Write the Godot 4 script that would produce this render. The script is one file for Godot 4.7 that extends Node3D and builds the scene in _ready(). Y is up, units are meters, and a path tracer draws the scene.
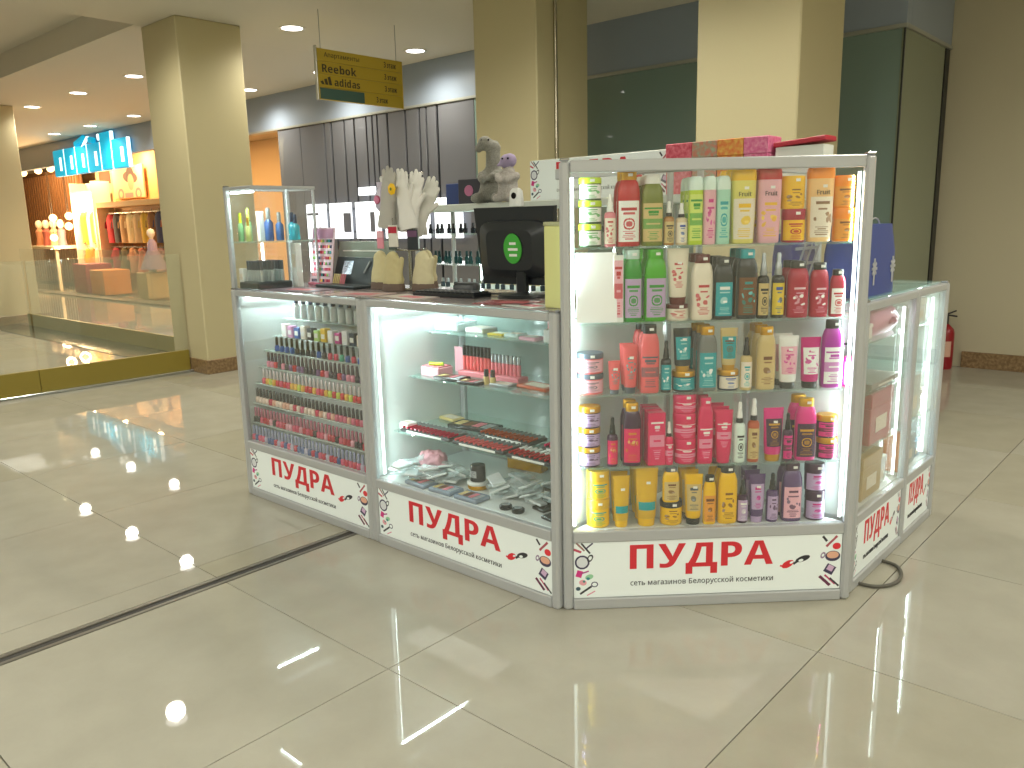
extends Node3D
# Cosmetics kiosk in a shopping centre hall. Metres, y up. x runs along the kiosk's long counter, z towards the viewer's side.

const CEIL := 2.83
const FRONT := -1.832
const HC := 0.937
const PANEL := 3.6
const LED := 0.26
const PRODUCTS := [
	["jar", 0, 0.093, 0.062, 1.1220, 0.068, 0.066, 0.065, "dkgreen", "lime", "white", "green", "lime-lidded jar at the bottom of its stack", 0],
	["jar", 0, 0.094, 0.062, 1.1885, 0.068, 0.066, 0.064, "dkgreen", "lime", "white", "green", "lime-lidded jar in the middle of its stack", 0],
	["jar", 0, 0.094, 0.062, 1.2542, 0.067, 0.065, 0.064, "dkgreen", "lime", "white", "green", "lime-lidded jar at the top of its stack", 0],
	["spray", 0, 0.150, 0.046, 1.1220, 0.034, 0.151, 0.032, "rose", "white", "cream", "red", "narrow rose spray bottle with white nozzle", 0],
	["bottle", 0, 0.204, 0.051, 1.1220, 0.068, 0.216, 0.042, "red", "gold", "white", "red", "large red bottle with gold cap", 1],
	["bottle", 0, 0.273, 0.050, 1.1220, 0.065, 0.202, 0.041, "olive", "white", "sand", "green", "olive green bottle with sand label", 1],
	["spray", 0, 0.322, 0.045, 1.1220, 0.031, 0.126, 0.030, "amber", "white", "sand", "black", "small amber spray bottle with white nozzle", 0],
	["spray", 0, 0.359, 0.046, 1.1220, 0.034, 0.120, 0.033, "beige", "white", "cream", "blue", "small beige spray bottle with white nozzle", 0],
	["tall", 0, 0.399, 0.043, 1.1220, 0.043, 0.194, 0.027, "lime", "mintw", "limel", "green", "lime bottle with tall pale cap", 1],
	["tall", 0, 0.440, 0.042, 1.1220, 0.037, 0.194, 0.023, "pinkl", "mintw", "pinkl", "magenta", "pale pink bottle with tall pale cap", 1],
	["tall", 0, 0.480, 0.042, 1.1220, 0.040, 0.194, 0.025, "mint", "mintw", "mint", "teal", "mint bottle with tall pale cap", 1],
	["fruit", 0, 0.541, 0.052, 1.1220, 0.072, 0.214, 0.044, "yelgreen", "yellow", "cream", "yellow", "pale yellow shampoo bottle with domed yellow cap", 1],
	["fruit", 0, 0.617, 0.051, 1.1220, 0.069, 0.215, 0.043, "pinkl", "red", "pinkl", "yellow", "pink shampoo bottle with domed red cap", 1],
	["jar", 0, 0.696, 0.063, 1.1220, 0.069, 0.096, 0.066, "crimson", "crimson", "yellow", "red", "red square jar under the yellow jar", 0],
	["jar", 0, 0.691, 0.063, 1.2179, 0.069, 0.094, 0.065, "yellow", "yellow", "yellow", "brown", "yellow square jar on the red jar", 0],
	["fruit", 0, 0.769, 0.054, 1.1220, 0.078, 0.215, 0.048, "peach", "orange", "cream", "brown", "peach shampoo bottle with domed orange cap", 1],
	["jar", 0, 0.847, 0.062, 1.1220, 0.066, 0.096, 0.063, "orange", "orange", "amberl", "brown", "orange jar at the bottom of its pair", 0],
	["jar", 0, 0.841, 0.061, 1.2180, 0.066, 0.092, 0.063, "orange", "orange", "amberl", "brown", "orange jar at the top of its pair", 0],
	["box", 1, 0.173, 0.039, 0.9000, 0.029, 0.197, 0.018, "white", "red", "pinkl", "red", "slim white box with red printing", 0],
	["bottle", 1, 0.218, 0.047, 0.9000, 0.055, 0.212, 0.034, "green", "clear", "lilac", "green", "green shampoo bottle with pale cap", 1],
	["bottle", 1, 0.285, 0.051, 0.9000, 0.067, 0.212, 0.041, "green2", "green2", "lilac", "green", "tall bright green bottle with green cap", 1],
	["jar", 1, 0.354, 0.062, 0.9000, 0.067, 0.048, 0.063, "cream", "darkred", "cream", "red", "cream jar with dark lid under a tube", 0],
	["tube", 1, 0.352, 0.050, 0.9482, 0.064, 0.164, 0.039, "cream", "darkred", "cream", "red", "cream tube with red flower standing on a jar", 0],
	["bottle", 1, 0.425, 0.050, 0.9000, 0.064, 0.193, 0.040, "cream", "darkred", "cream", "red", "cream bottle with dark red cap", 1],
	["bottle", 1, 0.488, 0.048, 0.9000, 0.058, 0.184, 0.036, "charcoal", "charcoal", "tealb", "white", "charcoal bottle with teal base band", 1],
	["bottle", 1, 0.559, 0.049, 0.9000, 0.061, 0.205, 0.038, "charcoal", "teal", "brown", "teal", "charcoal bottle with bright teal cap", 1],
	["spray", 1, 0.608, 0.047, 0.9000, 0.035, 0.193, 0.033, "black", "silver", "sand", "black", "slim black spray bottle with sand label", 0],
	["spray", 1, 0.653, 0.048, 0.9000, 0.038, 0.193, 0.036, "black", "silver", "yellowl", "blue", "slim black spray bottle with yellow label", 0],
	["bottle", 1, 0.713, 0.050, 0.9000, 0.065, 0.167, 0.040, "crimson", "black", "crimson", "white", "crimson shampoo bottle beside the black sprays", 1],
	["bottle", 1, 0.777, 0.047, 0.9000, 0.056, 0.161, 0.035, "crimson", "black", "crimson", "white", "crimson shampoo bottle between two crimson bottles", 1],
	["bottle", 1, 0.832, 0.045, 0.9000, 0.047, 0.140, 0.029, "crimson", "black", "white", "red", "small rounded crimson bottle with black cap", 0],
	["jar", 2, 0.093, 0.069, 0.6830, 0.082, 0.062, 0.078, "salmon", "slate", "pinkl", "slate", "salmon jar at the bottom of its pair", 0],
	["jar", 2, 0.093, 0.069, 0.7453, 0.082, 0.062, 0.078, "salmon", "slate", "pinkl", "slate", "salmon jar at the top of its pair", 0],
	["tube", 2, 0.163, 0.042, 0.6830, 0.038, 0.101, 0.024, "salmon", "slate", "salmon", "teal", "small salmon tube with dark cap", 0],
	["tube", 2, 0.211, 0.045, 0.6830, 0.047, 0.147, 0.029, "salmon", "slate", "salmon", "teal", "larger salmon tube with dark cap", 1],
	["bottle", 2, 0.270, 0.048, 0.6830, 0.059, 0.207, 0.037, "salmon", "black", "salmon", "slate", "salmon bottle with black cap", 1],
	["spray", 2, 0.320, 0.045, 0.6830, 0.032, 0.157, 0.031, "charcoal", "black", "teal", "white", "charcoal spray bottle with teal label", 0],
	["jar", 2, 0.378, 0.064, 0.6830, 0.071, 0.062, 0.067, "charcoal", "gold", "teal", "white", "charcoal jar with gold lid under a tube", 0],
	["tube", 2, 0.370, 0.048, 0.7455, 0.059, 0.131, 0.036, "charcoal", "gold", "teal", "white", "charcoal tube with teal top standing on a jar", 0],
	["bottle", 2, 0.445, 0.048, 0.6830, 0.059, 0.197, 0.037, "grey", "gold", "teal", "white", "grey bottle with gold cap and teal stripe", 1],
	["jar", 2, 0.514, 0.061, 0.6830, 0.065, 0.062, 0.062, "navy", "gold", "cream", "blue", "dark blue jar with gold lid under a tube", 0],
	["tube", 2, 0.510, 0.046, 0.7455, 0.053, 0.128, 0.033, "sand", "gold", "teal", "brown", "sand-coloured tube with teal top on a jar", 0],
	["spray", 2, 0.565, 0.047, 0.6830, 0.036, 0.160, 0.034, "sand", "black", "cream", "teal", "sand-coloured spray bottle with black top", 0],
	["bottle", 2, 0.625, 0.048, 0.6830, 0.057, 0.191, 0.035, "sand", "gold", "sand", "brown", "sand-coloured bottle with gold cap", 1],
	["tube", 2, 0.694, 0.049, 0.6830, 0.063, 0.161, 0.039, "white", "charcoal", "pinkl", "magenta", "white tube with magenta band and dark cap", 1],
	["tube", 2, 0.762, 0.049, 0.6830, 0.063, 0.155, 0.039, "magenta", "black", "white", "magenta", "magenta tube with black cap", 0],
	["bottle", 2, 0.829, 0.050, 0.6830, 0.066, 0.207, 0.041, "purple", "black", "white", "purple", "tall purple bottle with black cap", 1],
	["pump", 2, 0.887, 0.051, 0.6830, 0.045, 0.143, 0.043, "hotpink", "black", "white", "hotpink", "pink bottle with black pump", 0],
	["jar", 3, 0.089, 0.063, 0.4550, 0.069, 0.061, 0.065, "plum", "gold", "lilac", "plum", "gold-lidded plum jar at the bottom of three", 0],
	["jar", 3, 0.089, 0.062, 0.5163, 0.068, 0.061, 0.065, "plum", "gold", "lilac", "plum", "gold-lidded plum jar in the middle of three", 0],
	["jar", 3, 0.090, 0.062, 0.5769, 0.068, 0.066, 0.065, "plum", "gold", "lilac", "plum", "gold-lidded plum jar at the top of three", 0],
	["spray", 3, 0.158, 0.046, 0.4550, 0.033, 0.153, 0.031, "plum", "black", "pink", "gold", "small plum spray bottle with pink label", 0],
	["bottle", 3, 0.218, 0.048, 0.4550, 0.057, 0.197, 0.035, "plum", "gold", "pink", "gold", "plum bottle with gold cap and pink label", 1],
	["box", 3, 0.291, 0.047, 0.4550, 0.054, 0.166, 0.034, "pink", "pink", "pink", "white", "hot pink carton with white lines", 1],
	["spray", 3, 0.332, 0.043, 0.4550, 0.027, 0.134, 0.026, "pink", "white", "pink", "white", "thin pink dropper bottle with white top", 0],
	["jar", 3, 0.386, 0.064, 0.4550, 0.072, 0.078, 0.069, "pink", "pink", "pink", "white", "hot pink jar at the bottom of three", 0],
	["jar", 3, 0.384, 0.064, 0.5327, 0.072, 0.080, 0.068, "pink", "pink", "pink", "white", "hot pink jar in the middle of three", 0],
	["jar", 3, 0.383, 0.064, 0.6127, 0.071, 0.060, 0.068, "pink", "pink", "pink", "white", "hot pink jar at the top of three", 0],
	["bottle", 3, 0.444, 0.045, 0.4550, 0.048, 0.207, 0.030, "pink", "pink", "pink", "white", "tall hot pink bottle beside the pink jars", 1],
	["tube", 3, 0.502, 0.048, 0.4550, 0.057, 0.166, 0.036, "pink", "pink", "pink", "white", "hot pink tube beside the tall pink bottle", 1],
	["spray", 3, 0.551, 0.047, 0.4550, 0.036, 0.188, 0.035, "mintw", "white", "mintw", "black", "pale spray bottle with black shoulder", 0],
	["spray", 3, 0.595, 0.047, 0.4550, 0.036, 0.198, 0.035, "orangebr", "white", "sand", "brown", "orange-brown spray bottle with white nozzle", 0],
	["tube", 3, 0.657, 0.050, 0.4550, 0.064, 0.167, 0.040, "hotpink", "gold", "plum", "gold", "pink tube with dark floral top and gold cap", 0],
	["spray", 3, 0.701, 0.044, 0.4550, 0.030, 0.150, 0.029, "plum", "black", "hotpink", "black", "thin plum spray bottle beside gold-capped tube", 0],
	["bottle", 3, 0.758, 0.050, 0.4550, 0.064, 0.195, 0.040, "hotpink", "gold", "plum", "gold", "hot pink bottle with gold cap", 1],
	["jar", 3, 0.832, 0.060, 0.4550, 0.064, 0.068, 0.061, "plum", "gold", "hotpink", "black", "gold-lidded pink jar at the bottom of its pair", 0],
	["jar", 3, 0.828, 0.060, 0.5233, 0.064, 0.071, 0.061, "plum", "gold", "hotpink", "black", "gold-lidded pink jar at the top of its pair", 0],
	["jar", 4, 0.116, 0.065, 0.2570, 0.073, 0.090, 0.069, "goldyel", "goldyel", "yellow", "teal", "golden jar at the bottom of its pair", 0],
	["jar", 4, 0.116, 0.064, 0.3468, 0.072, 0.092, 0.069, "goldyel", "goldyel", "yellow", "teal", "golden jar at the top of its pair", 0],
	["tube", 4, 0.186, 0.047, 0.2570, 0.055, 0.164, 0.034, "goldyel", "yellow", "teal", "teal", "golden tube with narrow teal band", 1],
	["tube", 4, 0.266, 0.053, 0.2570, 0.073, 0.188, 0.045, "goldyel", "yellow", "teal", "teal", "wide golden tube with teal band", 1],
	["jar", 4, 0.346, 0.063, 0.2570, 0.070, 0.077, 0.067, "yellow", "charcoal", "yellow", "brown", "yellow jar with dark lid under a bottle", 0],
	["bottle", 4, 0.341, 0.046, 0.3338, 0.052, 0.111, 0.032, "yellow", "slate", "sand", "brown", "small yellow bottle standing on a jar", 0],
	["tube", 4, 0.413, 0.048, 0.2570, 0.058, 0.162, 0.036, "yellow", "black", "sand", "slate", "yellow tube with black cap", 1],
	["bottle", 4, 0.462, 0.042, 0.2570, 0.040, 0.158, 0.025, "yellow", "black", "amberl", "brown", "small yellow bottle with black cap", 0],
	["bottle", 4, 0.520, 0.049, 0.2570, 0.061, 0.188, 0.038, "yellow", "charcoal", "yellow", "brown", "large yellow bottle with dark cap", 1],
	["spray", 4, 0.568, 0.046, 0.2570, 0.034, 0.139, 0.032, "plum", "charcoal", "lilac", "white", "small dark plum spray bottle beside yellow bottle", 0],
	["tube", 4, 0.613, 0.046, 0.2570, 0.052, 0.155, 0.032, "violet", "lilac", "lilac", "magenta", "violet tube with pale cap", 1],
	["spray", 4, 0.663, 0.048, 0.2570, 0.037, 0.156, 0.035, "violet", "charcoal", "lilac", "plum", "slim violet spray bottle beside violet tube", 0],
	["bottle", 4, 0.724, 0.049, 0.2570, 0.062, 0.188, 0.038, "violet", "plum", "pinkl", "plum", "large violet bottle with pink-striped label", 1],
	["jar", 4, 0.803, 0.059, 0.2570, 0.062, 0.094, 0.059, "plum", "plum", "lilac", "magenta", "dark plum jar at the bottom of its pair", 0],
	["jar", 4, 0.798, 0.059, 0.3508, 0.062, 0.089, 0.058, "plum", "plum", "lilac", "magenta", "dark plum jar at the top of its pair", 0],
]
const SHELF_Y := [1.122, 0.9, 0.683, 0.455, 0.257]
const SHELF_NAME := ["top shelf of tall case", "second shelf of tall case", "third shelf of tall case", "fourth shelf of tall case", "bottom deck of tall case"]
const HEX := {
	"white": "e8ebe6", "cream": "e2dccb", "sand": "c9b681", "beige": "cdbfa0", "red": "b3202a", "crimson": "a5123f", "darkred": "5b1a1f", "rose": "d07f88", "salmon": "dc6e70",
	"pink": "d62a6a", "hotpink": "d8348c", "pinkl": "e3b4bf", "magenta": "c01a7e", "purple": "a43a97", "plum": "3a1d3c", "violet": "5b4670", "lilac": "b9a6c6", "lime": "b9d437", "limel": "cfe07a",
	"green": "2f8f36", "green2": "4ba81f", "dkgreen": "2c4a2f", "olive": "6f7a2a", "yelgreen": "e0d97c", "mint": "a9d8c4", "mintw": "d8ebe2", "teal": "1c9aa0", "tealb": "27a0a8", "blue": "2a4f9e", "navy": "252f45",
	"yellow": "ecc21a", "yellowl": "dcc54a", "goldyel": "d9b43a", "gold": "c79a2c", "amber": "a87a38", "amberl": "e0a040", "orange": "ee9416", "orangebr": "b0562f", "peach": "ecc78f",
	"brown": "6b4526", "slate": "4a5560", "grey": "6f726f", "charcoal": "26292b", "black": "141516", "silver": "aab0b2", "clear": "bcd6cc"}

var counts := {}
var mats := {}
var boxes := {}
var labels := {}
var rng := RandomNumberGenerator.new()
var bold: SystemFont
var plain_font: SystemFont
var light_e := 1.0

# ---------------------------------------------------------------- helpers
func numbered(called: String) -> String:
	var k: int = counts.get(called, 0)
	counts[called] = k + 1
	return called if k == 0 else "%s_%03d" % [called, k]

func thing(called: String, label: String, category: String, at := Vector3.ZERO, turn := 0.0, group := "") -> Node3D:
	var o := Node3D.new()
	o.name = numbered(called)
	add_child(o)
	o.position = at
	o.rotation_degrees.y = turn
	o.set_meta("label", label)
	o.set_meta("category", category)
	if group != "":
		o.set_meta("group", group)
	return o

func part(parent: Node, called: String, mesh: Mesh, m: Material, at := Vector3.ZERO, rot := Vector3.ZERO) -> MeshInstance3D:
	var o := MeshInstance3D.new()
	o.name = called
	o.mesh = mesh
	o.material_override = m
	o.position = at
	o.rotation_degrees = rot
	parent.add_child(o, true)
	return o

func one(called: String, label: String, category: String, mesh: Mesh, m: Material, at := Vector3.ZERO, rot := Vector3.ZERO, group := "") -> MeshInstance3D:
	var o := part(self, numbered(called), mesh, m, at, rot)
	o.set_meta("label", label)
	o.set_meta("category", category)
	if group != "":
		o.set_meta("group", group)
	return o

func struct(called: String, mesh: Mesh, m: Material, at := Vector3.ZERO, rot := Vector3.ZERO) -> MeshInstance3D:
	var o := part(self, called, mesh, m, at, rot)
	o.set_meta("kind", "structure")
	return o

func copy(o: Node3D, at: Vector3, label := "") -> Node3D:
	var c: Node3D = o.duplicate()
	c.name = numbered(String(o.name).rstrip("0123456789").rstrip("_"))
	add_child(c)
	c.position = at
	if label != "":
		c.set_meta("label", label)
	return c

func mat(key: String, c: Color, rough := 0.5, metal := 0.0, spec := 0.5) -> StandardMaterial3D:
	if mats.has(key):
		return mats[key]
	var m := StandardMaterial3D.new()
	m.resource_name = key
	m.albedo_color = c
	m.roughness = rough
	m.metallic = metal
	m.metallic_specular = spec
	mats[key] = m
	return m

func vivid(name: String) -> Color:
	var c := Color.html(HEX[name])
	return Color.from_hsv(c.h, minf(1.0, c.s * 1.13), c.v)

func hexm(name: String, rough := 0.32) -> StandardMaterial3D:
	var metal := 0.55 if name in ["gold", "silver"] else 0.0
	return mat("plastic_" + name + str(rough), vivid(name), rough, metal)

func glow(key: String, c: Color, e: float) -> StandardMaterial3D:
	var m := mat(key, c, 0.6)
	m.emission_enabled = true
	m.emission = c
	m.emission_energy_multiplier = e
	return m

func glass(key: String, c: Color, a: float, rough := 0.02) -> StandardMaterial3D:
	var m := mat(key, Color(c.r, c.g, c.b, a), rough)
	m.transparency = BaseMaterial3D.TRANSPARENCY_ALPHA
	return m

func noise_tex(freq: float, c0: Color, c1: Color, seed_: int, size := 512) -> NoiseTexture2D:
	var n := FastNoiseLite.new()
	n.noise_type = FastNoiseLite.TYPE_SIMPLEX_SMOOTH
	n.frequency = freq
	n.fractal_octaves = 5
	n.seed = seed_
	var g := Gradient.new()
	g.set_color(0, c0)
	g.set_color(1, c1)
	var t := NoiseTexture2D.new()
	t.width = size
	t.height = size
	t.seamless = true
	t.noise = n
	t.color_ramp = g
	return t

func tri(st: SurfaceTool, a: Vector3, b: Vector3, c: Vector3, n: Vector3) -> void:
	st.set_normal(n)
	if (b - a).cross(c - a).dot(n) > 0.0:
		var t := b
		b = c
		c = t
	st.add_vertex(a)
	st.add_vertex(b)
	st.add_vertex(c)

func quad(st: SurfaceTool, a: Vector3, b: Vector3, c: Vector3, d: Vector3, n: Vector3) -> void:
	tri(st, a, b, c, n)
	tri(st, a, c, d, n)

# a box with chamfered edges, centred
func bx(x: float, y: float, z: float, b := 0.003) -> ArrayMesh:
	b = minf(b, 0.3 * minf(x, minf(y, z)))
	var key := "%.4f %.4f %.4f %.4f" % [x, y, z, b]
	if boxes.has(key):
		return boxes[key]
	var st := SurfaceTool.new()
	st.begin(Mesh.PRIMITIVE_TRIANGLES)
	var h := Vector3(x, y, z) / 2.0
	var i := h - Vector3(b, b, b)
	for s in [-1.0, 1.0]:
		quad(st, Vector3(s * h.x, -i.y, -i.z), Vector3(s * h.x, i.y, -i.z), Vector3(s * h.x, i.y, i.z), Vector3(s * h.x, -i.y, i.z), Vector3(s, 0, 0))
		quad(st, Vector3(-i.x, s * h.y, -i.z), Vector3(i.x, s * h.y, -i.z), Vector3(i.x, s * h.y, i.z), Vector3(-i.x, s * h.y, i.z), Vector3(0, s, 0))
		quad(st, Vector3(-i.x, -i.y, s * h.z), Vector3(i.x, -i.y, s * h.z), Vector3(i.x, i.y, s * h.z), Vector3(-i.x, i.y, s * h.z), Vector3(0, 0, s))
		for t in [-1.0, 1.0]:
			quad(st, Vector3(-i.x, s * h.y, t * i.z), Vector3(i.x, s * h.y, t * i.z), Vector3(i.x, s * i.y, t * h.z), Vector3(-i.x, s * i.y, t * h.z), Vector3(0, s, t).normalized())
			quad(st, Vector3(s * h.x, -i.y, t * i.z), Vector3(s * h.x, i.y, t * i.z), Vector3(s * i.x, i.y, t * h.z), Vector3(s * i.x, -i.y, t * h.z), Vector3(s, 0, t).normalized())
			quad(st, Vector3(s * h.x, t * i.y, -i.z), Vector3(s * h.x, t * i.y, i.z), Vector3(s * i.x, t * h.y, i.z), Vector3(s * i.x, t * h.y, -i.z), Vector3(s, t, 0).normalized())
			for r in [-1.0, 1.0]:
				tri(st, Vector3(s * h.x, t * i.y, r * i.z), Vector3(s * i.x, t * h.y, r * i.z), Vector3(s * i.x, t * i.y, r * h.z), Vector3(s, t, r).normalized())
	boxes[key] = st.commit()
	return boxes[key]

# box given by two corners: returns [mesh, centre]
func put_box(parent: Node, called: String, lo: Vector3, hi: Vector3, m: Material, b := 0.003) -> MeshInstance3D:
	var s := hi - lo
	return part(parent, called, bx(absf(s.x), absf(s.y), absf(s.z), b), m, (lo + hi) / 2.0)

func wall(called: String, lo: Vector3, hi: Vector3, m: Material) -> MeshInstance3D:
	var o := put_box(self, called, lo, hi, m, 0.002)
	o.set_meta("kind", "structure")
	return o

# rings of (half width, half depth, height): bottles, jars, tubes, garments
func loft(secs: Array, n := 18, e := 2.0, caps := true, a0 := 0.0, a1 := TAU, grow := 0.0) -> ArrayMesh:
	var st := SurfaceTool.new()
	st.begin(Mesh.PRIMITIVE_TRIANGLES)
	var slopes := []
	for i in secs.size() - 1:
		var p: Vector3 = secs[i]
		var q: Vector3 = secs[i + 1]
		slopes.append(atan2((p.x + p.y) / 2.0 - (q.x + q.y) / 2.0, maxf(absf(q.z - p.z), 1e-6)))
	var y0: float = secs[0].z
	var y1: float = secs[-1].z
	for i in secs.size() - 1:
		var p: Vector3 = secs[i]
		var q: Vector3 = secs[i + 1]
		if p.distance_to(q) < 1e-6:
			continue
		var sp: float = slopes[i]
		var sq: float = slopes[i]
		if i > 0 and absf(slopes[i - 1] - slopes[i]) < 0.75:
			sp = (slopes[i - 1] + slopes[i]) / 2.0
		if i < slopes.size() - 1 and absf(slopes[i + 1] - slopes[i]) < 0.75:
			sq = (slopes[i + 1] + slopes[i]) / 2.0
		for k in n:
			var c := []
			for kk in [k, k + 1]:
				var t: float = a0 + (a1 - a0) * kk / float(n)
				var cx := signf(cos(t)) * pow(absf(cos(t)), 2.0 / e)
				var cz := signf(sin(t)) * pow(absf(sin(t)), 2.0 / e)
				var nn := Vector3(signf(cx) * pow(absf(cx), e - 1.0) / maxf(p.x, 0.001), 0, signf(cz) * pow(absf(cz), e - 1.0) / maxf(p.y, 0.001)).normalized()
				c.append([Vector3(cx * p.x, p.z, cz * p.y) + nn * grow, (nn * cos(sp) + Vector3(0, sin(sp), 0)).normalized(), Vector2(float(kk) / n if a1 - a0 > 6.0 else 1.0 - float(kk) / n, 1.0 - (p.z - y0) / maxf(y1 - y0, 1e-5))])
				c.append([Vector3(cx * q.x, q.z, cz * q.y) + nn * grow, (nn * cos(sq) + Vector3(0, sin(sq), 0)).normalized(), Vector2(float(kk) / n if a1 - a0 > 6.0 else 1.0 - float(kk) / n, 1.0 - (q.z - y0) / maxf(y1 - y0, 1e-5))])
			for id in [0, 2, 1, 1, 2, 3]:
				st.set_normal(c[id][1])
				st.set_uv(c[id][2])
				st.add_vertex(c[id][0])
	if caps:
		for w in [0, secs.size() - 1]:
			var p: Vector3 = secs[w]
			if p.x < 1e-5:
				continue
			var nn := Vector3(0, -1 if w == 0 else 1, 0)
			for k in n:
				var v := []
				for kk in [k, k + 1]:
					var t: float = TAU * kk / float(n)
					v.append(Vector3(signf(cos(t)) * pow(absf(cos(t)), 2.0 / e) * p.x, p.z, signf(sin(t)) * pow(absf(sin(t)), 2.0 / e) * p.y))
				tri(st, Vector3(0, p.z, 0), v[0], v[1], nn)
	return st.commit()

func lathe(prof: Array, n := 18) -> ArrayMesh:
	var s := []
	for p in prof:
		s.append(Vector3(p[0], p[0], p[1]))
	return loft(s, n)

func cyl(r: float, h: float, n := 14) -> ArrayMesh:
	var key := "c %.4f %.4f %d" % [r, h, n]
	if not boxes.has(key):
		var b := minf(0.002, r * 0.3)
		boxes[key] = lathe([[r - b, -h / 2], [r, -h / 2 + b], [r, h / 2 - b], [r - b, h / 2]], n)
	return boxes[key]

# a round bar along a polyline
func bar(pts: Array, r: float, n := 8) -> ArrayMesh:
	var st := SurfaceTool.new()
	st.begin(Mesh.PRIMITIVE_TRIANGLES)
	var rings := []
	for i in pts.size():
		var d: Vector3 = (pts[mini(i + 1, pts.size() - 1)] - pts[maxi(i - 1, 0)]).normalized()
		var u := d.cross(Vector3.UP if absf(d.y) < 0.9 else Vector3.RIGHT).normalized()
		var v := d.cross(u)
		var ring := []
		for k in n:
			var t := TAU * k / float(n)
			ring.append([pts[i] + (u * cos(t) + v * sin(t)) * r, u * cos(t) + v * sin(t)])
		rings.append(ring)
	for i in pts.size() - 1:
		for k in n:
			var kk := (k + 1) % n
			for id in [[i, k], [i + 1, k], [i, kk], [i, kk], [i + 1, k], [i + 1, kk]]:
				st.set_normal(rings[id[0]][id[1]][1])
				st.add_vertex(rings[id[0]][id[1]][0])
	for w in [0, pts.size() - 1]:
		var nn: Vector3 = (pts[0] - pts[1]).normalized() if w == 0 else (pts[-1] - pts[-2]).normalized()
		for k in range(1, n - 1):
			tri(st, rings[w][0][0], rings[w][k][0], rings[w][k + 1][0], nn)
	return st.commit()

# prism from a plan outline (x, z), between two heights
func prism(poly: PackedVector2Array, y0: float, y1: float) -> ArrayMesh:
	var st := SurfaceTool.new()
	st.begin(Mesh.PRIMITIVE_TRIANGLES)
	var ids := Geometry2D.triangulate_polygon(poly)
	for y in [y0, y1]:
		for i in range(0, ids.size(), 3):
			tri(st, Vector3(poly[ids[i]].x, y, poly[ids[i]].y), Vector3(poly[ids[i + 1]].x, y, poly[ids[i + 1]].y), Vector3(poly[ids[i + 2]].x, y, poly[ids[i + 2]].y), Vector3(0, -1 if y == y0 else 1, 0))
	var turn := 1.0 if Geometry2D.is_polygon_clockwise(poly) else -1.0
	for i in poly.size():
		var p := poly[i]
		var q := poly[(i + 1) % poly.size()]
		var d := (q - p).normalized()
		quad(st, Vector3(p.x, y0, p.y), Vector3(q.x, y0, q.y), Vector3(q.x, y1, q.y), Vector3(p.x, y1, p.y), Vector3(-d.y * turn, 0, d.x * turn))
	return st.commit()

# upright flat plate cut from an outline in (x, y), given thickness along z
func plate(poly: PackedVector2Array, t: float) -> ArrayMesh:
	var st := SurfaceTool.new()
	st.begin(Mesh.PRIMITIVE_TRIANGLES)
	var ids := Geometry2D.triangulate_polygon(poly)
	for s in [-1.0, 1.0]:
		for i in range(0, ids.size(), 3):
			tri(st, Vector3(poly[ids[i]].x, poly[ids[i]].y, s * t / 2), Vector3(poly[ids[i + 1]].x, poly[ids[i + 1]].y, s * t / 2), Vector3(poly[ids[i + 2]].x, poly[ids[i + 2]].y, s * t / 2), Vector3(0, 0, s))
	var turn := 1.0 if Geometry2D.is_polygon_clockwise(poly) else -1.0
	for i in poly.size():
		var p := poly[i]
		var q := poly[(i + 1) % poly.size()]
		var d := (q - p).normalized()
		quad(st, Vector3(p.x, p.y, -t / 2), Vector3(q.x, q.y, -t / 2), Vector3(q.x, q.y, t / 2), Vector3(p.x, p.y, t / 2), Vector3(-d.y * turn, d.x * turn, 0))
	return st.commit()

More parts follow.
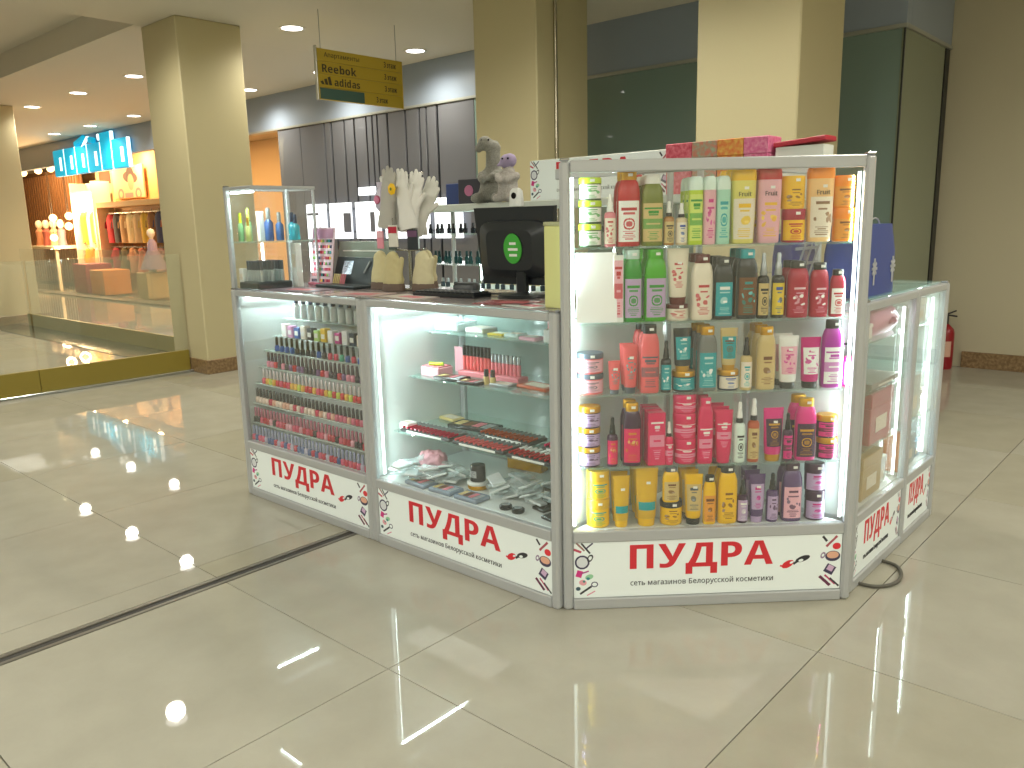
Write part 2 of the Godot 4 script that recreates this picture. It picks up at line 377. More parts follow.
# smooth-joined tapered capsules [a, b, ra, rb] meshed as surface nets
func blob(caps: Array, cell: float, k := 0.02, flat := Vector3.ONE, rough := 0.0) -> ArrayMesh:
	var lo := Vector3.INF
	var hi := -Vector3.INF
	var nz := FastNoiseLite.new()
	nz.seed = 5
	nz.frequency = 1.0
	for c in caps:
		for i in 2:
			lo = lo.min(c[i] - Vector3.ONE * (c[2 + i] + cell * 2.5 + rough))
			hi = hi.max(c[i] + Vector3.ONE * (c[2 + i] + cell * 2.5 + rough))
	var nx := int((hi.x - lo.x) / cell) + 2
	var ny := int((hi.y - lo.y) / cell) + 2
	var nzc := int((hi.z - lo.z) / cell) + 2
	var f := PackedFloat32Array()
	f.resize(nx * ny * nzc)
	f.fill(1.0)
	for c in caps:
		var a: Vector3 = c[0]
		var ab: Vector3 = c[1] - a
		var l2 := maxf(ab.length_squared(), 1e-9)
		var rm := maxf(c[2], c[3]) + k * 2.0 + cell * 2.0
		var l := (a.min(c[1]) - Vector3.ONE * rm - lo) / cell
		var h := (a.max(c[1]) + Vector3.ONE * rm - lo) / cell
		for z in range(maxi(0, int(l.z)), mini(nzc, int(h.z) + 2)):
			for y in range(maxi(0, int(l.y)), mini(ny, int(h.y) + 2)):
				for x in range(maxi(0, int(l.x)), mini(nx, int(h.x) + 2)):
					var p := lo + Vector3(x, y, z) * cell
					var t := clampf((p - a).dot(ab) / l2, 0.0, 1.0)
					var d: float = (p - a - ab * t).length() - lerpf(c[2], c[3], t)
					var id := (z * ny + y) * nx + x
					var g := f[id]
					var hh := clampf(0.5 + 0.5 * (d - g) / k, 0.0, 1.0)
					f[id] = lerpf(d, g, hh) - k * hh * (1.0 - hh)
	if rough > 0.0:
		for z in nzc:
			for y in ny:
				for x in nx:
					f[(z * ny + y) * nx + x] += rough * nz.get_noise_3d(x * cell * 40.0, y * cell * 40.0, z * cell * 40.0)
	var vid := {}
	var vs := PackedVector3Array()
	for z in nzc - 1:
		for y in ny - 1:
			for x in nx - 1:
				var sum := Vector3.ZERO
				var cnt := 0
				var v := PackedFloat32Array()
				var neg := 0
				for q in 8:
					var val := f[((z + (q >> 2)) * ny + y + ((q >> 1) & 1)) * nx + x + (q & 1)]
					v.append(val)
					if val < 0.0:
						neg += 1
				if neg == 0 or neg == 8:
					continue
				for e in [[0, 1], [2, 3], [4, 5], [6, 7], [0, 2], [1, 3], [4, 6], [5, 7], [0, 4], [1, 5], [2, 6], [3, 7]]:
					var i: int = e[0]
					var j: int = e[1]
					if (v[i] < 0.0) != (v[j] < 0.0):
						var t := v[i] / (v[i] - v[j])
						var pi := Vector3(i & 1, (i >> 1) & 1, i >> 2)
						var pj := Vector3(j & 1, (j >> 1) & 1, j >> 2)
						sum += pi.lerp(pj, t)
						cnt += 1
				vid[(z * ny + y) * nx + x] = vs.size()
				vs.append((lo + (Vector3(x, y, z) + sum / cnt) * cell) * flat)
	var ix := PackedInt32Array()
	var step := [1, nx, nx * ny]
	for z in range(1, nzc - 1):
		for y in range(1, ny - 1):
			for x in range(1, nx - 1):
				var id := (z * ny + y) * nx + x
				for ax in 3:
					var s0 := f[id] < 0.0
					if s0 == (f[id + step[ax]] < 0.0):
						continue
					var u: int = step[(ax + 1) % 3]
					var w: int = step[(ax + 2) % 3]
					var q := [id - u - w, id - w, id, id - u]
					if not (vid.has(q[0]) and vid.has(q[1]) and vid.has(q[2]) and vid.has(q[3])):
						continue
					var o := [0, 2, 1, 0, 3, 2] if s0 else [0, 1, 2, 0, 2, 3]
					for i in o:
						ix.append(vid[q[i]])
	var st := SurfaceTool.new()
	st.begin(Mesh.PRIMITIVE_TRIANGLES)
	for v in vs:
		st.add_vertex(v)
	for i in ix:
		st.add_index(i)
	st.generate_normals()
	return st.commit()

# raised lettering fitted into w x h, facing +z
func lettering(parent: Node, called: String, words: String, w: float, h: float, at: Vector3, m: Material, heavy := true, rot := Vector3.ZERO, depth := 0.0012) -> MeshInstance3D:
	var t := TextMesh.new()
	t.font = bold if heavy else plain_font
	t.text = words
	t.font_size = 48
	t.pixel_size = 0.01
	t.depth = 0.1
	t.curve_step = 2.0
	var bb := t.get_aabb()
	var o := part(parent, called, t, m, at, rot)
	var sc := Vector3(w / maxf(bb.size.x, 0.01), h / maxf(bb.size.y, 0.01), depth / 0.1)
	o.basis = Basis.from_euler(rot * PI / 180.0) * Basis.from_scale(sc)
	o.position = at - o.basis * bb.get_center()
	return o

# ---------------------------------------------------------------- printed images
func disc(im: Image, cx: float, cy: float, rx: float, ry: float, turn: float, c: Color, inner := 0.0) -> void:
	var r := maxf(rx, ry)
	for y in range(maxi(0, int(cy - r)), mini(im.get_height(), int(cy + r) + 1)):
		for x in range(maxi(0, int(cx - r)), mini(im.get_width(), int(cx + r) + 1)):
			var d := Vector2(x - cx, y - cy).rotated(-turn)
			var q := Vector2(d.x / rx, d.y / ry).length()
			if q <= 1.0 and q >= inner:
				im.set_pixel(x, y, c)

func slab(im: Image, cx: float, cy: float, hx: float, hy: float, turn: float, c: Color) -> void:
	var r := Vector2(hx, hy).length()
	for y in range(maxi(0, int(cy - r)), mini(im.get_height(), int(cy + r) + 1)):
		for x in range(maxi(0, int(cx - r)), mini(im.get_width(), int(cx + r) + 1)):
			var d := Vector2(x - cx, y - cy).rotated(-turn)
			if absf(d.x) <= hx and absf(d.y) <= hy:
				im.set_pixel(x, y, c)

func sign_print() -> ImageTexture:
	var w := 920
	var h := 200
	var im := Image.create(w, h, false, Image.FORMAT_RGBA8)
	im.fill(Color.html("e3ebe8"))
	var dark := Color.html("3a3550")
	var ink := Color.html("2b2c31")
	# left edge: brushes, a compact, a pink palette, shadows, a brush
	slab(im, 22, 14, 20, 3, 0.8, Color.html("8f6a63"))
	slab(im, 40, 20, 24, 3, 0.9, ink)
	slab(im, 12, 28, 14, 4, 0.4, Color.html("b5465a"))
	slab(im, 52, 12, 16, 2.5, -0.7, dark)
	disc(im, 28, 70, 25, 25, 0, dark, 0.76)
	disc(im, 28, 70, 18, 18, 0, Color.html("cfd3d4"))
	disc(im, 55, 56, 9, 14, 0.5, ink, 0.6)
	slab(im, 18, 112, 10, 12, 0.3, Color.html("c8327c"))
	slab(im, 36, 107, 15, 2.5, -0.3, Color.html("a33f80"))
	disc(im, 52, 124, 14, 9, -0.3, Color.html("8fc39a"))
	disc(im, 48, 130, 6, 5, 0, Color.html("2f7f86"))
	disc(im, 30, 144, 13, 10, 0.3, Color.html("d99aa2"))
	disc(im, 14, 166, 8, 7, 0, Color.html("36505c"))
	disc(im, 34, 140, 4, 4, 0, Color.html("2e7a70"))
	slab(im, 40, 172, 24, 3.5, -0.6, ink)
	disc(im, 70, 152, 12, 10, 0, dark, 0.7)
	slab(im, 58, 184, 16, 2, -0.5, Color.html("d08a9a"))
	# right edge
	slab(im, 860, 16, 12, 4, 0.9, ink)
	slab(im, 884, 26, 26, 4, -0.8, Color.html("a04b55"))
	disc(im, 902, 44, 14, 12, 0, Color.html("d32f36"))
	disc(im, 890, 80, 26, 19, 0, dark)
	disc(im, 890, 76, 21, 13, 0, Color.html("d9a58a"))
	disc(im, 856, 76, 8, 12, 0.4, Color.html("8a7690"), 0.5)
	slab(im, 882, 128, 17, 16, 0.5, dark)
	slab(im, 884, 124, 11, 10, 0.5, Color.html("c9a9c6"))
	slab(im, 866, 170, 26, 5, 0.75, Color.html("5b2340"))
	slab(im, 884, 166, 26, 3, 0.75, Color.html("b33a63"))
	slab(im, 900, 176, 22, 3, 0.75, ink)
	# the emblem beside the lettering: red and black strokes
	disc(im, 735, 104, 22, 12, -0.5, Color.html("cf2530"))
	slab(im, 720, 112, 12, 3, 0.3, Color.html("cf2530"))
	disc(im, 748, 98, 7, 4, -0.5, Color.html("e3ebe8"))
	disc(im, 786, 86, 26, 10, -0.35, ink)
	slab(im, 766, 96, 14, 4, -0.6, ink)
	disc(im, 780, 92, 9, 5, -0.3, Color.html("e3ebe8"))
	return ImageTexture.create_from_image(im)

func label_mat(bg: String, ink: String) -> StandardMaterial3D:
	var key := bg + "/" + ink
	if labels.has(key):
		return labels[key]
	var im := Image.create(48, 72, false, Image.FORMAT_RGBA8)
	var b := vivid(bg)
	var i := vivid(ink)
	im.fill(b)
	var r := RandomNumberGenerator.new()
	r.seed = hash(key)
	match r.randi() % 4:
		0:
			slab(im, 24, 12, r.randf_range(9, 15), 3.5, 0, i)
			disc(im, 24 + r.randf_range(-5, 5), 38, r.randf_range(6, 10), r.randf_range(5, 9), r.randf(), i.lerp(b, 0.35))
			disc(im, 24 + r.randf_range(-6, 6), 41, 4, 3, 0, i.lerp(Color.WHITE, 0.4))
		1:
			slab(im, 24, 9, 20, 1.4, 0, i)
			slab(im, 24, 16, r.randf_range(8, 14), 2.4, 0, i)
			slab(im, 24, 38, 24, 9, 0, i.lerp(b, 0.45))
			slab(im, 24, 38, r.randf_range(10, 15), 1.6, 0, b)
		2:
			slab(im, 24, 10, r.randf_range(7, 12), 2.2, 0, i.lerp(b, 0.2))
			for k in 7:
				disc(im, r.randf_range(8, 40), r.randf_range(26, 48), r.randf_range(2.5, 6), r.randf_range(2, 4.5), r.randf() * 3.0, i.lerp(b if k % 2 == 0 else Color.WHITE, 0.35))
		3:
			slab(im, 24, 14, r.randf_range(10, 16), 2.6, 0, i)
			slab(im, 24, 22, r.randf_range(6, 11), 1.0, 0, i.lerp(b, 0.3))
			disc(im, 24, 40, 10, 10, 0, i, 0.78)
			disc(im, 24, 40, 5, 5, 0, i.lerp(b, 0.3))
	slab(im, 24, 21, r.randf_range(6, 12), 1.0, 0, i.lerp(b, 0.3))
	for k in 5:
		slab(im, 24, 53 + k * 3.4, r.randf_range(5, 14), 0.7, 0, i.lerp(b, 0.35))
	var m := StandardMaterial3D.new()
	m.albedo_texture = ImageTexture.create_from_image(im)
	m.roughness = 0.4
	labels[key] = m
	return m

# ---------------------------------------------------------------- goods
func body_at(secs: Array, y: float) -> Vector3:
	for i in secs.size() - 1:
		if y <= secs[i + 1].z:
			var t: float = (y - secs[i].z) / maxf(secs[i + 1].z - secs[i].z, 1e-6)
			return secs[i].lerp(secs[i + 1], clampf(t, 0, 1))
	return secs[-1]

func wrap_label(parent: Node, secs: Array, y0: float, y1: float, e: float, m: Material, spread := 1.1) -> void:
	var s := [body_at(secs, y0)]
	for c in secs:
		if c.z > y0 + 1e-4 and c.z < y1 - 1e-4:
			s.append(c)
	s.append(body_at(secs, y1))
	part(parent, "label", loft(s, 10, e, false, PI / 2 - spread, PI / 2 + spread, 0.0007), m)

func product(kind: String, w: float, h: float, dep: float, body: String, cap: String, lab: String, ink: String, label: String, group: String) -> Node3D:
	var names := {"jar": "cosmetic_jar", "spray": "spray_bottle", "pump": "pump_bottle", "tube": "cosmetic_tube", "box": "cosmetic_carton"}
	var called: String = names.get(kind, "shampoo_bottle")
	var cats := {"jar": "jar", "tube": "tube", "box": "carton"}
	var t := thing(called, label, cats.get(kind, "bottle"), Vector3.ZERO, 0.0, group)
	var bm := hexm(body, 0.28)
	var cm := hexm(cap, 0.35)
	var lm := label_mat(lab, ink)
	var a := w / 2.0
	var d := dep / 2.0
	match kind:
		"jar":
			var lh := h * (0.26 if body != cap else 0.3)
			var s := [Vector3(a * 0.9, d * 0.9, 0), Vector3(a * 0.97, d * 0.97, 0.003), Vector3(a * 0.97, d * 0.97, h - lh)]
			part(t, "body", loft(s, 24), bm)
			part(t, "lid", loft([Vector3(a * 0.99, d * 0.99, h - lh), Vector3(a, d, h - lh + 0.001), Vector3(a, d, h - 0.003), Vector3(a * 0.95, d * 0.95, h)], 24), cm)
			wrap_label(t, s, 0.006, h - lh - 0.003, 2.0, lm, 1.2)
		"bottle", "tall", "fruit":
			var ch := h * (0.13 if kind == "bottle" else (0.2 if kind == "tall" else 0.16))
			var e := 2.6
			var s := []
			if kind == "bottle":
				s = [Vector3(a * 0.9, d * 0.9, 0), Vector3(a, d, 0.004), Vector3(a, d, h * 0.62), Vector3(a * 0.96, d * 0.96, h * 0.74), Vector3(a * 0.82, d * 0.85, h * 0.83), Vector3(a * 0.66, d * 0.75, h - ch)]
				part(t, "cap", loft([Vector3(a * 0.68, d * 0.78, h - ch), Vector3(a * 0.7, d * 0.8, h - ch + 0.002), Vector3(a * 0.7, d * 0.8, h - 0.003), Vector3(a * 0.64, d * 0.72, h)], 20, 2.2), cm)
			elif kind == "tall":
				s = [Vector3(a * 0.92, d * 0.92, 0), Vector3(a, d, 0.004), Vector3(a, d, h - ch)]
				part(t, "cap", loft([Vector3(a * 0.99, d * 0.99, h - ch), Vector3(a, d, h - ch + 0.002), Vector3(a * 0.99, d * 0.99, h - ch * 0.45), Vector3(a * 0.85, d * 0.85, h - ch * 0.12), Vector3(a * 0.6, d * 0.6, h)], 20, e), cm)
			else:
				s = [Vector3(a * 0.82, d * 0.82, 0), Vector3(a * 0.9, d * 0.9, 0.004), Vector3(a * 0.97, d * 0.97, h * 0.35), Vector3(a, d, h - ch)]
				part(t, "cap", loft([Vector3(a, d, h - ch), Vector3(a * 1.0, d, h - ch * 0.6), Vector3(a * 0.97, d * 0.9, h - ch * 0.25), Vector3(a * 0.9, d * 0.75, h)], 20, 3.0), cm)
				lettering(t, "lettering", "Fruit", w * 0.5, h * 0.06, Vector3(0, h * 0.66, d + 0.0015), hexm("black"), false)
			part(t, "body", loft(s, 24, e), bm)
			wrap_label(t, s, h * 0.06, h * (0.6 if kind != "tall" else 0.74), e, lm, 0.95)
		"tube":
			var ch := h * 0.13
			var s := [Vector3(a * 0.72, d * 0.95, ch), Vector3(a * 0.8, d, ch + 0.003), Vector3(a * 0.86, d * 0.92, h * 0.35), Vector3(a * 0.94, d * 0.6, h * 0.68), Vector3(a, 0.0025, h * 0.95), Vector3(a, 0.002, h)]
			part(t, "body", loft(s, 24), bm)
			part(t, "cap", loft([Vector3(a * 0.66, d * 0.88, 0), Vector3(a * 0.7, d * 0.92, 0.002), Vector3(a * 0.74, d * 0.96, ch)], 20), cm)
			wrap_label(t, s, h * 0.28, h * (0.42 if lab == "teal" and body == "goldyel" else 0.8), 2.0, lm, 0.95)
		"spray", "pump":
			var bh := h * 0.66
			var s := [Vector3(a * 0.92, d * 0.92, 0), Vector3(a, d, 0.003), Vector3(a, d, bh * 0.9), Vector3(a * 0.85, d * 0.85, bh * 0.97), Vector3(a * 0.5, d * 0.5, bh)]
			part(t, "body", loft(s, 18), bm)
			part(t, "collar", loft([Vector3(a * 0.55, d * 0.55, bh), Vector3(a * 0.6, d * 0.6, bh + 0.002), Vector3(a * 0.55, d * 0.55, bh + h * 0.08)], 14), hexm("charcoal" if cap == "white" and body != "rose" else cap))
			if kind == "pump":
				var head := part(t, "pump_head", loft([Vector3(a * 0.18, d * 0.18, bh + h * 0.08), Vector3(a * 0.18, d * 0.18, bh + h * 0.2), Vector3(a * 0.4, d * 0.4, bh + h * 0.21), Vector3(a * 0.4, d * 0.4, bh + h * 0.28)], 12), cm)
				part(head, "spout", bx(a * 1.2, h * 0.05, a * 0.3), cm, Vector3(-a * 0.5, bh + h * 0.25, 0))
			else:
				part(t, "nozzle", loft([Vector3(a * 0.5, d * 0.5, bh + h * 0.08), Vector3(a * 0.46, d * 0.46, h * 0.83), Vector3(a * 0.34, d * 0.34, h * 0.86), Vector3(a * 0.34, d * 0.34, h * 0.97), Vector3(a * 0.24, d * 0.24, h)], 12), cm)
			wrap_label(t, s, bh * 0.08, bh * 0.82, 2.0, lm, 1.1)
		"box":
			part(t, "body", bx(w, h, dep, 0.0015), bm, Vector3(0, h / 2, 0))
			var q := QuadMesh.new()
			q.size = Vector2(w * 0.86, h * 0.85)
			part(t, "label", q, lm, Vector3(0, h * 0.5, d + 0.0006))
	if kind in ["jar", "bottle", "fruit", "tube"]:
		var ty := h * (0.87 if kind == "jar" else (0.935 if kind == "bottle" else 0.74))
		var tz := d * (1.0 if kind == "jar" else (0.8 if kind == "bottle" else (0.99 if kind == "fruit" else 0.5))) + 0.0008
		part(t, "price_tag", bx(0.013, 0.008, 0.0008, 0.0002), hexm("white", 0.5), Vector3(a * 0.12, ty, tz))
	return t

# ---------------------------------------------------------------- kiosk units
func led_light(parent: Node3D, lo: Vector3, hi: Vector3, face: Vector3, e: float, shine := 9.0) -> void:
	# a slim LED tube between two points of a unit and the light it gives
	var l := (hi - lo).length()
	var tube := part(parent, "led_tube", bar([lo, hi], 0.005, 8), glow("led_light_tube%.0f" % shine, Color(0.93, 1.0, 0.99), shine))
	tube.cast_shadow = GeometryInstance3D.SHADOW_CASTING_SETTING_ON
	var a := AreaLight3D.new()
	a.name = "led_tube_light"
	a.area_size = Vector2(0.009, l)
	a.light_color = Color(0.9, 1.0, 0.99)
	a.light_energy = e * l * LED
	a.shadow_enabled = true
	a.set("area_range", 12.0)
	var up := (hi - lo).normalized()
	var z := -face.normalized()
	a.transform = Transform3D(Basis(up.cross(z).normalized(), up, z), (lo + hi) / 2.0 + face.normalized() * 0.012)
	parent.add_child(a, true)

func sign_panel(parent: Node3D, x0: float, x1: float, y0: float, y1: float, z: float, lit: Material) -> void:
	var w := x1 - x0
	var h := y1 - y0
	var p := part(parent, "sign_panel", bx(w, h, 0.004, 0.001), mat("sign_board_edge", Color.html("dfe6e3"), 0.4), Vector3((x0 + x1) / 2, (y0 + y1) / 2, z))
	p.set_meta("label", "white backlit sign panel with red lettering and makeup drawings")
	var q := QuadMesh.new()
	q.size = Vector2(w, h)
	part(p, "sign_print", q, lit, Vector3(0, 0, 0.0026))
	var red := mat("sign_red", Color.html("d2303a"), 0.45)
	lettering(p, "lettering", "ПУДРА", w * 0.535, h * 0.56, Vector3(-w * 0.025, h * 0.15, 0.003), red, true)
	lettering(p, "lettering", "сеть магазинов Белорусской косметики", w * 0.535, h * 0.13, Vector3(-w * 0.022, -h * 0.27, 0.003), mat("sign_ink", Color.html("2c2d33"), 0.5), false)

func frame(parent: Node3D, l: float, dep: float, h: float, alu: Material) -> void:
	# posts and rails of an aluminium display case; front face at z = 0
	var p := 0.03
	for x in [p / 2, l - p / 2]:
		for z in [-p / 2, -dep + p / 2]:
			part(parent, "post", bx(p, h, p, 0.007), alu, Vector3(x, h / 2, z))
	for y in [[0.0, 0.035], [0.222, 0.257], [h - 0.027, h - 0.002]]:
		for z in [-0.014, -dep + 0.014]:
			part(parent, "rail", bx(l - 2 * p, y[1] - y[0], 0.024, 0.003), alu, Vector3(l / 2, (y[0] + y[1]) / 2, z))
		for x in [0.014, l - 0.014]:
			part(parent, "rail", bx(0.024, y[1] - y[0], dep - 2 * p, 0.003), alu, Vector3(x, (y[0] + y[1]) / 2, -dep / 2))
	for x in [p / 2, l - p / 2]:
		part(parent, "corner_cap", bx(0.026, 0.008, 0.026, 0.003), mat("chrome_cap", Color.html("c9ccd0"), 0.15, 0.9), Vector3(x, h + 0.003, -p / 2))

func _ready() -> void:
	rng.seed = 11
	bold = SystemFont.new()
	bold.font_names = PackedStringArray(["Droid Sans"])
	bold.font_weight = 700
	plain_font = SystemFont.new()
	plain_font.font_names = PackedStringArray(["Droid Sans"])

	# camera
	var cam := Camera3D.new()
	cam.name = "camera"
	cam.fov = 50.769
	cam.near = 0.05
	cam.far = 100.0
	cam.transform = Transform3D(Basis(Vector3(0.74630166, -0.02270978, -0.66522034), Vector3(-0.11411846, 0.9802536, -0.16149257), Vector3(0.6557521, 0.1964361, 0.72897328)), Vector3(0, 1.2, 0))
	add_child(cam)
	cam.current = true
	var env := Environment.new()
	env.background_mode = Environment.BG_COLOR
	env.background_color = Color.BLACK
	env.tonemap_mode = Environment.TONE_MAPPER_LINEAR
	env.tonemap_exposure = 1.22
	env.sdfgi_enabled = true
	env.ssao_enabled = true
	env.ssil_enabled = true
	var we := WorldEnvironment.new()
	we.name = "environment"
	we.environment = env
	add_child(we)

	hall()
	print("hall")
	shop_fronts()
	store()
	print("store")
	kiosk_front()
	tall_case()
	print("tall")
	right_case()
	back_unit()
	print("back")
	nail_rack()
	makeup()
	counter_goods()
	print("goods")
	upper_case()

# ---------------------------------------------------------------- the hall
func downlight(x: float, z: float, y: float, e: float, warm: Color, label: String, group: String) -> void:
	var t := thing("ceiling_light", label, "light", Vector3(x, y, z), 0.0, group)
	part(t, "trim_ring", lathe([[0.088, -0.002], [0.112, -0.005], [0.115, 0.0], [0.112, 0.004]], 24), mat("downlight_ring", Color.html("d8d6cc"), 0.4))
	part(t, "diffuser", lathe([[0.0, -0.004], [0.06, -0.004], [0.09, -0.002]], 24), glow("downlight_glow", Color(1.0, 0.98, 0.95), 5.0))
	var a := SpotLight3D.new()
	a.name = "downlight"
	a.spot_angle = 82.0
	a.spot_angle_attenuation = 1.0
	a.spot_range = 20.0
	a.light_size = 0.075
	a.light_color = warm
	a.light_energy = e
	a.shadow_enabled = true
	a.position = Vector3(0, -0.085, 0)
	a.rotation_degrees.x = -90
	t.add_child(a)

func added_ceiling_panel(x: float, z: float) -> void:  # unseen panels, added behind and beside the camera for broad fill light
	var t := thing("added_panel_light", "square white light panel added out of view in the ceiling to brighten the hall", "light", Vector3(x, CEIL - 0.001, z), 0.0, "added square ceiling light panels")
	part(t, "frame", bx(1.26, 0.012, 1.26, 0.003), mat("downlight_ring", Color.html("d8d6cc"), 0.4))
	part(t, "diffuser", bx(1.18, 0.006, 1.18, 0.002), glow("added_panel_light_glow", Color(1.0, 0.99, 0.96), 2.5), Vector3(0, -0.006, 0))
	var a := AreaLight3D.new()
	a.name = "added_panel_area_light"
	a.area_size = Vector2(1.16, 1.16)
	a.light_color = Color(1.0, 0.995, 0.94)
	a.light_energy = PANEL
	a.shadow_enabled = true
	a.set("area_range", 20.0)
	a.position = Vector3(0, -0.014, 0)
	a.rotation_degrees.x = -90
	t.add_child(a)

func hall() -> void:
	var ceil_m := mat("ceiling_paint", Color.html("d3cebf"), 0.85)
	var lights := [[-6.15, -5.56], [-6.15, -4.19], [-6.22, -2.62], [-6.28, -0.9], [-7.65, -5.55], [-7.65, -4.18], [-9.13, -4.18], [-10.62, -4.17], [-12.14, -4.16], [-9.16, -5.57], [-10.7, -5.55], [-12.22, -5.53], [-13.76, -5.52], [-15.2, -5.5], [-3.1, -3.75], [-1.9, -3.6], [-4.5, -2.7], [-0.5, -3.0], [0.9, -5.6]]  # kiosk-side ones ending the list are unseen, added to brighten the background
	for l in [[-5.2, 1.6], [-2.4, 1.4], [0.4, 1.5], [2.6, 0.2], [2.6, -2.2], [2.4, -4.8], [-3.8, 4.2], [-0.6, 4.2], [2.6, 3.4]]:
		added_ceiling_panel(l[0], l[1])
	for l in lights:
		downlight(l[0], l[1], CEIL - 0.001, 1.3, Color(1.0, 0.98, 0.915), "round white recessed downlight in the beige ceiling, some of the set added unseen", "recessed ceiling downlights")
	for l in [[-9.6, -1.6], [-9.6, 1.2], [-13.0, -1.6], [-13.0, 1.2], [-9.57, 4.19], [-11.12, 3.97]]:
		downlight(l[0], l[1], 3.058, 1.1, Color(1.0, 0.98, 0.915), "round white downlight in the raised ceiling panel", "downlights in the raised ceiling")

	# floor: polished tiles with open joints, a double metal expansion strip
	var tm := mat("polished_tile", Color.WHITE, 0.022, 0.0, 0.33)
	tm.albedo_texture = noise_tex(0.012, Color.html("a29f92"), Color.html("aca99c"), 3)
	tm.uv1_triplanar = true
	tm.uv1_world_triplanar = true
	tm.uv1_scale = Vector3(0.6, 0.6, 0.6)
	var tm2 := mat("polished_tile_pale", Color.html("f6f5f0"), 0.022, 0.0, 0.33)
	tm2.albedo_texture = noise_tex(0.012, Color.html("a4a194"), Color.html("aeab9e"), 7)
	tm2.uv1_triplanar = true
	tm2.uv1_world_triplanar = true
	tm2.uv1_scale = Vector3(0.6, 0.6, 0.6)
	var grout := mat("grout", Color.html("4a463c"), 0.9)
	var fl := struct("floor", bx(27.0, 0.2, 17.0, 0.001), grout, Vector3(-9.5, -0.112, -1.5))
	var xs := []
	var x := -2.494
	while x < 4.0:
		xs.append([x, minf(x + 0.866, 4.0)])
		x += 0.866
	xs.append([-2.702, -2.562])
	x = -2.702
	while x > -9.0:
		xs.append([x - 0.866, x])
		x -= 0.866
	var off := Vector3(9.5, 0.112, 1.5)
	var far_tiles := SurfaceTool.new()
	far_tiles.begin(Mesh.PRIMITIVE_TRIANGLES)
	for r in xs:
		for k in range(-10, 9):
			var z0 := -1.272 + k * 0.828
			var c := Vector3((r[0] + r[1]) / 2, -0.006, z0 + 0.414)
			var mesh := bx(r[1] - r[0] - 0.003, 0.012, 0.828 - 0.003, 0.0003)
			if z0 > 1.0 or z0 < -8.5 or r[0] > 2.0:
				far_tiles.append_from(mesh, 0, Transform3D(Basis(), c))
			else:
				part(fl, "tile", mesh, tm2 if (k * 7 + int(r[0] * 3.0)) % 3 == 0 else tm, c + off)
	x = -9.63
	while x > -23.0:
		for k in range(-10, 9):
			far_tiles.append_from(bx(0.863, 0.012, 0.825, 0.0003), 0, Transform3D(Basis(), Vector3(x - 0.433, -0.006, -1.272 + k * 0.828 + 0.414)))
		x -= 0.866
	var ft := part(fl, "tile_field", far_tiles.commit(), tm, off)
	ft.set_meta("kind", "stuff")
	var strip := thing("expansion_strip", "double dark metal expansion strip running across the floor to the nail polish case", "floor strip", Vector3(-2.528, -0.01, 0))
	for sx in [-0.022, 0.022]:
		part(strip, "rail", bx(0.016, 0.012, 12.0, 0.002), mat("strip_metal", Color.html("7d7a72"), 0.35, 0.6), Vector3(sx, 0.005, -1.0))
	part(strip, "seal", bx(0.024, 0.008, 12.0, 0.002), mat("strip_rubber", Color.html("3c3a38"), 0.7), Vector3(0, 0.003, -1.0))

	# ceiling with the raised panel over the balustrade side
	wall("ceiling", Vector3(-6.89, CEIL, -6.0), Vector3(4.0, 3.2, 7.0), ceil_m)
	wall("ceiling_low", Vector3(-23, CEIL, -6.0), Vector3(-6.89, 3.2, -3.2), ceil_m)
	wall("ceiling_raised", Vector3(-23, 3.06, -3.2), Vector3(-6.89, 3.2, 7.0), ceil_m)
	wall("ceiling_alcove", Vector3(-1.85, CEIL, -7.2), Vector3(4.0, 3.2, -6.0), ceil_m)
	var paint := mat("beige_wall", Color.html("b3ab91"), 0.8)
	wall("wall_behind", Vector3(-23, 0, 7.0), Vector3(4.2, 3.2, 7.2), paint)
	wall("wall_side", Vector3(4.0, 0, -7.2), Vector3(4.2, 3.2, 7.0), paint)
	wall("wall_far", Vector3(-23.2, 0, -9.5), Vector3(-23, 3.2, 7.2), paint)
	wall("wall_right", Vector3(-1.93, 0, -7.25), Vector3(4.0, CEIL, -7.03), mat("right_wall_paint", Color.html("c0b89f"), 0.75))
	var stone := mat("brown_stone", Color.WHITE, 0.3)
	stone.albedo_texture = noise_tex(0.05, Color.html("6b5238"), Color.html("a38a66"), 9, 256)
	stone.uv1_triplanar = true
	stone.uv1_scale = Vector3(2.5, 2.5, 2.5)
	wall("baseboard_right", Vector3(-1.56, 0, -7.03), Vector3(4.0, 0.125, -7.012), stone)

	# columns
	var cm := mat("column_paint", Color.html("c1b792"), 0.55)
	var cols := [[-6.95, -6.37, -3.84, -3.28, "square beige column with brown stone foot beside the glass balustrade", 0.0], [-4.494, -3.880, -5.259, -4.650, "square cream column with a chrome pipe on its side, behind the plush toys", 1.0],
		[-2.612, -1.970, -5.290, -4.650, "square cream column behind the tall bottle display case", 0.0], [-12.85, -12.2, -3.95, -3.3, "square beige column far off beyond the glass balustrade", 0.0]]
	for c in cols:
		var t := thing("column", c[4], "column", Vector3((c[0] + c[1]) / 2, 0, (c[2] + c[3]) / 2))
		part(t, "shaft", bx(c[1] - c[0], CEIL, c[3] - c[2], 0.008), cm, Vector3(0, CEIL / 2, 0))
		part(t, "stone_foot", bx(c[1] - c[0] + 0.024, 0.12, c[3] - c[2] + (0.024 if c[2] > -5.9 else 0.0), 0.004), stone, Vector3(0, 0.06, 0.0 if c[2] > -5.9 else 0.012))
		if c[5] > 0.0:
			part(t, "pipe", cyl(0.014, CEIL, 12), mat("chrome_pipe", Color.html("b9b2a0"), 0.18, 0.9), Vector3((c[1] - c[0]) / 2 + 0.015, CEIL / 2, 0.107))

	# glass balustrade on two sides of the raised-ceiling area
	var bal_glass := glass("balustrade_glass", Color(0.82, 0.86, 0.74), 0.1)
